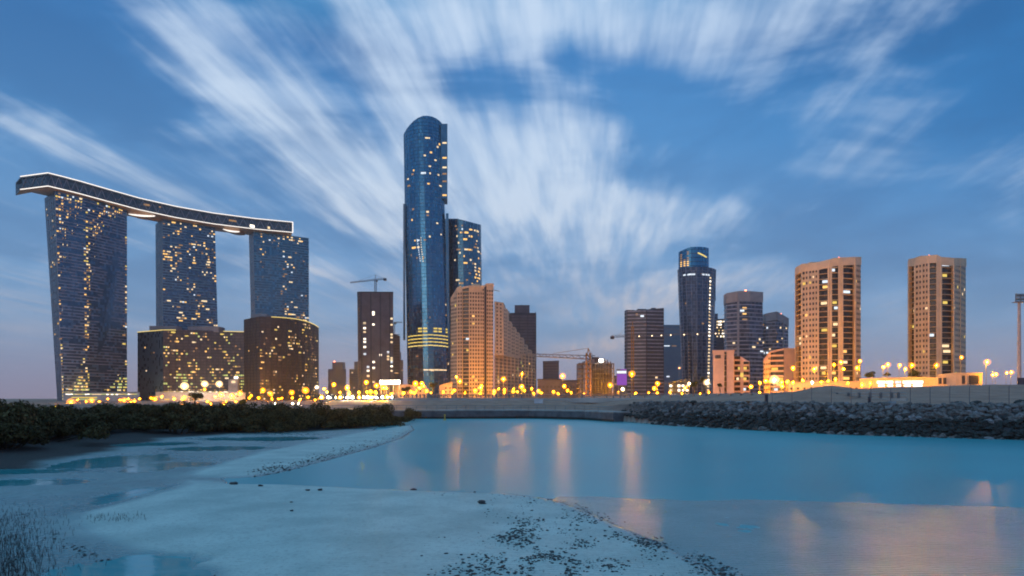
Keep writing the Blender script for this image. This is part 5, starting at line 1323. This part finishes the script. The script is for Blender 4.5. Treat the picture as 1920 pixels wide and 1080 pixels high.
# ---------------------------------------------------------------- fence on the right bank
def fence():
    pxs = list(range(1448, 2010, 37)); P = []
    for px in pxs:
        Y = float(np.interp(px, [1440, 1580, 1920, 2010], [104, 95, 86, 84])); x = XP(px, Y); P.append(Vector((x, Y, tz(x, Y))))
    c = P[len(P) // 2]; root = empty('wire_fence', c, 'tall wire fence of thin posts along the top of the rock bank', 'fence'); org = Vector(c)
    for p in P:
        mb = MB(org); mb.bar(p - Vector((0, 0, .2)), p + Vector((0, 0, 2.25)), .05, 5); mb.bar(p + Vector((0, 0, 2.25)), p + Vector((0, -.22, 2.55)), .028, 4); mb.obj('post', M['grey_steel'], root)
    mb = MB(org)
    for k in range(len(P) - 1):
        for z in (.15, .8, 1.5, 2.2): mb.bar(P[k] + Vector((0, 0, z)), P[k + 1] + Vector((0, 0, z)), .009, 3)
        for q in range(1, 10):
            a = P[k].lerp(P[k + 1], q / 10); b = P[k].lerp(P[k + 1], (q + 1) / 10); mb.bar(a + Vector((0, 0, .1)), b + Vector((0, 0, 2.2)), .004, 3); mb.bar(b + Vector((0, 0, .1)), a + Vector((0, 0, 2.2)), .004, 3)
    mb.obj('wire_mesh', M['grey_steel'], root)
fence()
def kerb():
    xs = [36 + k * 2 for k in range(34)]; L = offset_line(7.4, xs); mb = MB((L[10].x, L[10].y, 3.5))
    for k in range(len(L) - 1):
        a, b = L[k], L[k + 1]; za, zb = tz(a.x, a.y), tz(b.x, b.y); n = Vector((.3, .4, 0))
        mb.hexa([(a.x, a.y, za - .3), (b.x, b.y, zb - .3), (b.x + n.x, b.y + n.y, zb - .3), (a.x + n.x, a.y + n.y, za - .3), (a.x, a.y, za + .16), (b.x, b.y, zb + .16), (b.x + n.x, b.y + n.y, zb + .16), (a.x + n.x, a.y + n.y, za + .16)])
    o = mb.obj('kerb', M['concrete']); tag(o, 'pale concrete kerb along the crest of the rock bank', 'kerb')
kerb()
# ---- blocks, crate, stump and cabinet on the bank
def slab_pile(px0, px1, py0, py1, Y, label, mat, name, cat, lid=True):
    x0, x1 = XP(px0, Y), XP(px1, Y); z0, z1 = ZP(py1, Y), ZP(py0, Y); xm = (x0 + x1) / 2; zg = min(z0, tz(xm, Y + .5))
    root = empty(name, (xm, Y + .5, zg), label, cat); org = Vector(root.location); mb = MB(org); w = x1 - x0; h = z1 - zg
    P = [(x0, Y, zg - .1), (x1, Y, zg - .1), (x1, Y + 1.1, zg - .1), (x0, Y + 1.1, zg - .1), (x0 + w * .06, Y + .12, zg + h * .85), (x1 - w * .06, Y + .12, zg + h * .85), (x1 - w * .06, Y + 1, zg + h * .85), (x0 + w * .06, Y + 1, zg + h * .85)]
    mb.hexa(P); mb.obj('base', mat, root)
    mb = MB(org); mb.box((xm, Y + .56, zg + h * .93), (w * .96, 1.05, h * .16)); mb.obj('lid', mat, root)
    mb = MB(org); mb.box((xm, Y + .02, zg + h * .45), (w * .08, .14, h * .7)); mb.obj('rib', M['steel'], root)
BLUE = mat_plain('pale_blue_plastic', (.30, .44, .50), .6, 0, .15, 2)
slab_pile(1339, 1357, 754, 760, 109, 'pale blue block on the rock bank crest, left one of three', BLUE, 'barrier_block', 'block'); slab_pile(1379, 1400, 753, 761, 106, 'widest pale blue block on the rock bank crest, left of the brown crate', BLUE, 'barrier_block', 'block')
slab_pile(1419, 1427, 752, 761, 103, 'narrow whitish block on the rock bank crest, right of the brown crate', BLUE, 'barrier_block', 'block')
slab_pile(1402, 1416, 752, 760, 104.5, 'brown crate between two pale blue blocks on the rock bank crest', mat_plain('rusty_wood', (.22, .10, .045), .8, 0, .3, 2), 'crate', 'crate'); slab_pile(1357, 1379, 755, 760, 107.5, 'dark low slab between two pale blue blocks on the rock bank crest', M['purple'], 'barrier_block', 'block')
def stump(px, py0, py1, w, label):
    Y = 106 if px < 1500 else 96; x = XP(px, Y); z0 = tz(x, Y); z1 = ZP(py0, Y); root = empty('marker_post', (x, Y, z0), label, 'post'); org = Vector(root.location)
    mb = MB(org); mb.bar((x, Y, z0 - .2), (x, Y, z1 - .2), w, 8, w * .9); mb.obj('post', M['darkwall'], root); mb = MB(org); mb.bar((x, Y, z1 - .2), (x, Y, z1), w * 1.15, 8, w * .8); mb.obj('cap', M['darkwall'], root)
stump(1437, 739, 757, .27, 'thick dark post standing on the rock bank right of the brown crate'); stump(1630, 744, 757, .2, 'short dark post beside the wire fence below the row of shops')
def cabinet():
    Y = 162; x0, x1 = XP(1002, Y), XP(1018, Y); xm = (x0 + x1) / 2; z = tz(xm, Y + .6); root = empty('utility_cabinet', (xm, Y + .6, z), 'small bluish-white cabinet on the embankment slope below the road barrier', 'cabinet'); org = Vector(root.location)
    W = mat_plain('white_cabinet_paint', (.50, .56, .62), .5, 0, .1, 1)
    mb = MB(org); mb.box((xm, Y + .6, z + .35), (x1 - x0, 1.0, 1.1)); mb.obj('body', W, root); mb = MB(org); mb.box((xm, Y + .6, z + .95), (x1 - x0 + .2, 1.2, .1)); mb.obj('roof', W, root)
    for s in (-1, 1): mb = MB(org); mb.box((xm + s * (x1 - x0) * .24, Y + .08, z + .36), ((x1 - x0) * .44, .06, .86)); mb.obj('door', W, root)
cabinet()
def buoy():
    x, y = GP(834, 788, 0); root = empty('channel_marker', (x, y, 0), 'small yellow marker post in the water before the quay wall', 'marker'); org = Vector(root.location); Yl = mat_plain('yellow_marker_paint', (.65, .45, .08), .5)
    mb = MB(org); mb.bar((x, y, -.5), (x, y, .9), .10, 6); mb.obj('post', Yl, root); mb = MB(org); mb.ball((x, y, 1.0), .2, 8, 5); mb.obj('topmark', Yl, root); mb = MB(org); mb.bar((x, y, -.1), (x, y, .18), .42, 8, .3); mb.obj('float', Yl, root)
buoy()
def mast():
    Y = 215; x = XP(1911, Y); zg = tz(x, Y); zt = ZP(566, Y); root = empty('floodlight_mast', (x, Y, zg), 'tall pale floodlight mast with a square unlit lamp rack at the far right', 'floodlight mast'); org = Vector(root.location)
    mb = MB(org); mb.bar((x, Y, zg - .4), (x, Y, zt), .62, 10, .42); mb.obj('pole', M['pale_steel'], root)
    mb = MB(org); mb.bar((x, Y, zg - .2), (x, Y, zg + .8), 1.0, 10, .7)
    for z in (zg + 9, zg + 20): mb.bar((x, Y, z), (x, Y, z + .35), .62, 10)
    mb.obj('collar', M['pale_steel'], root)
    mb = MB(org)
    for z in (zt + .1, zt + 1.3, zt + 2.4): mb.box((x, Y - .5, z), (3.1, .18, .16))
    for s in (-1.5, 0, 1.5): mb.box((x + s, Y - .5, zt + 1.2), (.16, .16, 2.6))
    mb.box((x, Y, zt - .1), (3.4, 2.0, .14)); mb.obj('rack', M['grey_steel'], root)
    for r_ in range(2):
        for s in (-1.15, -.38, .38, 1.15): mb = MB(org); mb.box((x + s, Y - .75, zt + .7 + r_ * 1.15), (.62, .35, .7)); mb.obj('floodlight', M['steel'], root)
mast()
def shed():
    Y = 205; x0, x1 = XP(1889, Y), XP(1960, Y); xm = (x0 + x1) / 2; z = tz(xm, Y); zt = ZP(709, Y); root = empty('site_fence', (xm, Y, z), 'dark solid hoarding at the far right below the floodlight mast', 'hoarding'); org = Vector(root.location)
    mb = MB(org); mb.box((xm, Y - 4, (z + zt) / 2), (x1 - x0, .12, zt - z)); mb.obj('panel', M['purple'], root); mb = MB(org)
    for k in range(6): mb.box((x0 + (x1 - x0) * k / 5, Y - 4.15, (z + zt) / 2 + .1), (.14, .16, zt - z + .2))
    mb.obj('post', M['darkwall'], root)
shed()
# ---------------------------------------------------------------- sky, light, camera
SUN_EL, SUN_AZ = math.radians(2.0), math.radians(200)      # afterglow low behind the camera
def world():
    w = bpy.data.worlds.new('World'); S.world = w; w.use_nodes = True; nt = w.node_tree; nt.nodes.clear()
    out = nt.nodes.new('ShaderNodeOutputWorld')
    tc = N(nt, 'ShaderNodeTexCoord'); sp = N(nt, 'ShaderNodeSeparateXYZ', inp={0: tc.outputs['Generated']})
    X, Y, Z = sp.outputs
    hz = MATH(nt, 'SQRT', MATH(nt, 'ADD', MATH(nt, 'MULTIPLY', X, X), MATH(nt, 'MULTIPLY', Y, Y)))
    t = MATH(nt, 'DIVIDE', Z, MATH(nt, 'MAXIMUM', hz, .02))      # tangent of the elevation
    cr = nt.nodes.new('ShaderNodeValToRGB'); nt.links.new(MATH(nt, 'MULTIPLY', t, 1.0, clamp=True), cr.inputs[0])
    stops = [(0.0, (.275, .262, .372)), (.045, (.235, .285, .445)), (.10, (.185, .315, .53)), (.22, (.135, .285, .53)), (.36, (.072, .225, .49)), (.50, (.042, .175, .435)), (.72, (.105, .42, .72)), (1.0, (.15, .54, .90))]
    e = cr.color_ramp.elements; e[0].position, e[0].color = stops[0][0], (*stops[0][1], 1); e[1].position, e[1].color = stops[-1][0], (*stops[-1][1], 1)
    for p, c in stops[1:-1]: q = e.new(p); q.color = (*c, 1)
    base = cr.outputs[0]
    # darker, deeper blue to the right
    az = MATH(nt, 'DIVIDE', X, MATH(nt, 'MAXIMUM', Y, .08))
    base = MIX(nt, MATH(nt, 'MULTIPLY', SMOOTH(nt, az, .1, .8), SMOOTH(nt, t, .05, .4)), base, (.022, .145, .385))
    # cloud sheet seen in perspective: streaks drift along one heading and converge on the horizon
    zz = MATH(nt, 'MAXIMUM', MATH(nt, 'ADD', Z, .035), .03)
    u0 = MATH(nt, 'DIVIDE', X, zz); v0 = MATH(nt, 'DIVIDE', Y, zz)
    hx, hy = .11, .994
    u = MATH(nt, 'SUBTRACT', MATH(nt, 'MULTIPLY', u0, hy), MATH(nt, 'MULTIPLY', v0, hx)); v = MATH(nt, 'ADD', MATH(nt, 'MULTIPLY', u0, hx), MATH(nt, 'MULTIPLY', v0, hy))
    def streak(su, sv, det, rough, seed, dist=0.0):
        c = N(nt, 'ShaderNodeCombineXYZ', inp={0: MATH(nt, 'MULTIPLY', u, su), 1: MATH(nt, 'MULTIPLY', v, sv), 2: seed})
        return N(nt, 'ShaderNodeTexNoise', inp={'Vector': c.outputs[0], 'Scale': 1.0, 'Detail': det, 'Roughness': rough, 'Distortion': dist}).outputs[0]
    fine = streak(11.0, 1.15, 4.0, .55, 2.3, .0); med = streak(3.8, .85, 3.0, .5, 5.5, .25); bigc = streak(1.2, .8, 3.0, .5, 9.4)
    def blob(a, b, ra, rb, rot):
        ca, sa = math.cos(math.radians(rot)), math.sin(math.radians(rot))
        da = MATH(nt, 'SUBTRACT', az, a); db = MATH(nt, 'SUBTRACT', t, b)
        p = MATH(nt, 'DIVIDE', MATH(nt, 'ADD', MATH(nt, 'MULTIPLY', da, ca), MATH(nt, 'MULTIPLY', db, sa)), ra)
        q = MATH(nt, 'DIVIDE', MATH(nt, 'SUBTRACT', MATH(nt, 'MULTIPLY', db, ca), MATH(nt, 'MULTIPLY', da, sa)), rb)
        return MATH(nt, 'EXPONENT', MATH(nt, 'MULTIPLY', MATH(nt, 'ADD', MATH(nt, 'MULTIPLY', p, p), MATH(nt, 'MULTIPLY', q, q)), -1.0))
    # px -> (px-960)/1280, (745-py)/1280 : the cloud banks of this evening
    def PB(px, py, rx, ry, rot, amp): return (blob((px - 960) / F, (HZ - py) / F, rx / F, ry / F, -rot), amp)
    banks = [PB(770, 190, 250, 80, 50, .62), PB(930, 318, 240, 58, 22, .60), PB(560, 235, 330, 62, 36, .40), PB(330, 110, 330, 70, 36, .36), PB(1000, 35, 200, 60, 8, .58), PB(880, 50, 120, 70, 30, .30), PB(1410, 75, 200, 80, 10, .42),
             PB(1090, 255, 110, 50, 40, .36), PB(700, 345, 200, 45, 12, .34), PB(560, 90, 160, 50, 45, .26), PB(690, 425, 130, 34, 14, .34), PB(1185, 378, 120, 30, 12, .34), PB(470, 505, 110, 24, 0, .24), PB(600, 520, 50, 14, 0, .16), PB(1250, 540, 90, 16, 0, .12), PB(1130, 648, 120, 17, -6, .36), PB(1205, 574, 70, 16, 0, .34), PB(1640, 50, 260, 60, -10, .12), PB(1250, 300, 160, 50, 25, .16), PB(640, 300, 150, 55, 32, .26), PB(130, 50, 240, 50, 32, .22), PB(150, 230, 280, 60, 22, .12), PB(1760, 120, 260, 55, -28, .26), PB(1600, 330, 260, 34, -16, .20), PB(1420, 430, 260, 30, -8, .18), PB(1040, 470, 220, 26, 0, .16), PB(1800, 480, 220, 40, -10, .16), PB(300, 400, 260, 40, 15, .14)]
    holes = [PB(1200, 185, 190, 62, 30, -.62), PB(1060, 95, 60, 50, 50, -.42), PB(1830, 250, 230, 90, -12, -.34), PB(1480, 270, 160, 60, -8, -.22), PB(475, 178, 70, 34, 15, -.30), PB(650, 205, 90, 34, 45, -.36), PB(905, 115, 40, 60, 20, -.34), PB(590, 30, 120, 34, 40, -.22), PB(60, 100, 160, 80, 30, -.30), PB(985, 180, 60, 50, 30, -.30), PB(840, 395, 90, 22, 10, -.2), PB(1700, 380, 330, 150, 0, -.28), PB(240, 470, 260, 60, 10, -.12)]
    env = None
    for b_, amp in banks + holes:
        x = MATH(nt, 'MULTIPLY', b_, amp); env = x if env is None else MATH(nt, 'ADD', env, x)
    # the banks belong to the half of the sky ahead; elsewhere the sheet is thin
    env = MATH(nt, 'MULTIPLY', env, SMOOTH(nt, Y, .02, .2))
    tex = MATH(nt, 'ADD', MATH(nt, 'ADD', MATH(nt, 'MULTIPLY', fine, .55), MATH(nt, 'MULTIPLY', med, .75)), MATH(nt, 'MULTIPLY', bigc, .45))
    env = MATH(nt, 'MULTIPLY', env, .86)
    cs = N(nt, 'ShaderNodeCombineXYZ', inp={0: MATH(nt, 'MULTIPLY', az, 3.2), 1: MATH(nt, 'MULTIPLY', t, 8.5), 2: 1.7})
    soft = N(nt, 'ShaderNodeTexNoise', inp={'Vector': cs.outputs[0], 'Scale': 1.0, 'Detail': 5.0, 'Roughness': .52, 'Distortion': .35}).outputs[0]
    rad = MATH(nt, 'MULTIPLY_ADD', SMOOTH(nt, az, .12, .5), -.36, .70)      # the drift streaks fade out to the right
    tex = MATH(nt, 'ADD', MATH(nt, 'MULTIPLY', MATH(nt, 'SUBTRACT', tex, .875), rad), MATH(nt, 'MULTIPLY', MATH(nt, 'SUBTRACT', soft, .47), 1.25))      # about zero mean
    lowfade = SMOOTH(nt, t, .02, .22)
    k = MATH(nt, 'ADD', MATH(nt, 'ADD', env, .02), MATH(nt, 'MULTIPLY', tex, MATH(nt, 'ADD', MATH(nt, 'MULTIPLY', lowfade, 1.45), .22)))
    dens = MATH(nt, 'MULTIPLY', SMOOTH(nt, k, -.14, .80), MATH(nt, 'MULTIPLY_ADD', SMOOTH(nt, fine, .30, .66), .45, .55))
    veil = MATH(nt, 'MULTIPLY_ADD', SMOOTH(nt, MATH(nt, 'ADD', MATH(nt, 'MULTIPLY', soft, .6), MATH(nt, 'MULTIPLY', bigc, .4)), .34, .62), .36, .81)
    vc = N(nt, 'ShaderNodeCombineXYZ', inp={0: veil, 1: veil, 2: MATH(nt, 'POWER', veil, .8)})
    base = MIX(nt, SMOOTH(nt, t, .02, .18), base, MIX(nt, 1.0, base, vc.outputs[0], 'MULTIPLY'))
    cc = nt.nodes.new('ShaderNodeValToRGB'); nt.links.new(MATH(nt, 'MULTIPLY', t, 2.0, clamp=True), cc.inputs[0])
    ee = cc.color_ramp.elements; ee[0].position, ee[0].color = 0.0, (.62, .44, .40, 1); ee[1].position, ee[1].color = 1.0, (.60, .72, .88, 1)
    q = ee.new(.22); q.color = (.60, .50, .50, 1); q = ee.new(.42); q.color = (.62, .68, .78, 1); q = ee.new(.65); q.color = (.62, .72, .85, 1)
    sky = MIX(nt, MATH(nt, 'MULTIPLY', dens, .93), base, cc.outputs[0])
    # physical dusk sky mixed in
    ns = N(nt, 'ShaderNodeTexSky', sky_type='NISHITA', sun_disc=False, sun_elevation=SUN_EL, sun_rotation=SUN_AZ, altitude=0, air_density=1.0, dust_density=1.5, ozone_density=3.0)
    b1 = N(nt, 'ShaderNodeBackground', inp={'Color': sky, 'Strength': .97}); b2 = N(nt, 'ShaderNodeBackground', inp={'Color': ns.outputs[0], 'Strength': .06})
    ad = N(nt, 'ShaderNodeAddShader', inp={0: b1.outputs[0], 1: b2.outputs[0]}); nt.links.new(ad.outputs[0], out.inputs[0])
    w.cycles.sampling_method = 'MANUAL'; w.cycles.sample_map_resolution = 1024
world()
sl = bpy.data.lights.new('sun', 'SUN'); sl.energy = .12; sl.angle = math.radians(12); sl.color = (1, .78, .66); so = bpy.data.objects.new('sun', sl); COL.objects.link(so)
dv = Vector((math.sin(SUN_AZ) * math.cos(SUN_EL), math.cos(SUN_AZ) * math.cos(SUN_EL), math.sin(math.radians(8))))
so.rotation_euler = dv.to_track_quat('Z', 'Y').to_euler()
cam = bpy.data.cameras.new('camera'); co = bpy.data.objects.new('camera', cam); COL.objects.link(co)
co.location = (0, 0, CH); co.rotation_euler = (math.radians(90), 0, 0)
cam.sensor_width = 36; cam.lens = 24; cam.shift_y = (HZ - 540) / 1920; cam.clip_start = .1; cam.clip_end = 30000
S.camera = co
S.render.engine = 'CYCLES'
S.view_settings.view_transform = 'Standard'; S.view_settings.look = 'None'; S.view_settings.exposure = 0; S.view_settings.gamma = 1
cy = S.cycles; cy.use_denoising = True; cy.max_bounces = 5; cy.diffuse_bounces = 2; cy.glossy_bounces = 3; cy.transmission_bounces = 1; cy.volume_bounces = 0
cy.sample_clamp_indirect = 4.0; cy.caustics_reflective = False; cy.caustics_refractive = False; cy.use_light_tree = True; cy.filter_width = 1.9
def haze():
    mb = MB(); R = 2100; mb.box((0, 0, 161), (2 * R, 2 * R, 324))
    m, nt, out = new_mat('evening_haze')
    v = N(nt, 'ShaderNodeVolumePrincipled', inp={'Color': (.80, .86, .95, 1), 'Density': .00009, 'Anisotropy': .75})
    nt.links.new(v.outputs[0], out.inputs['Volume'])
    o = mb.obj('haze', m); tag(o, kind='stuff')
haze()
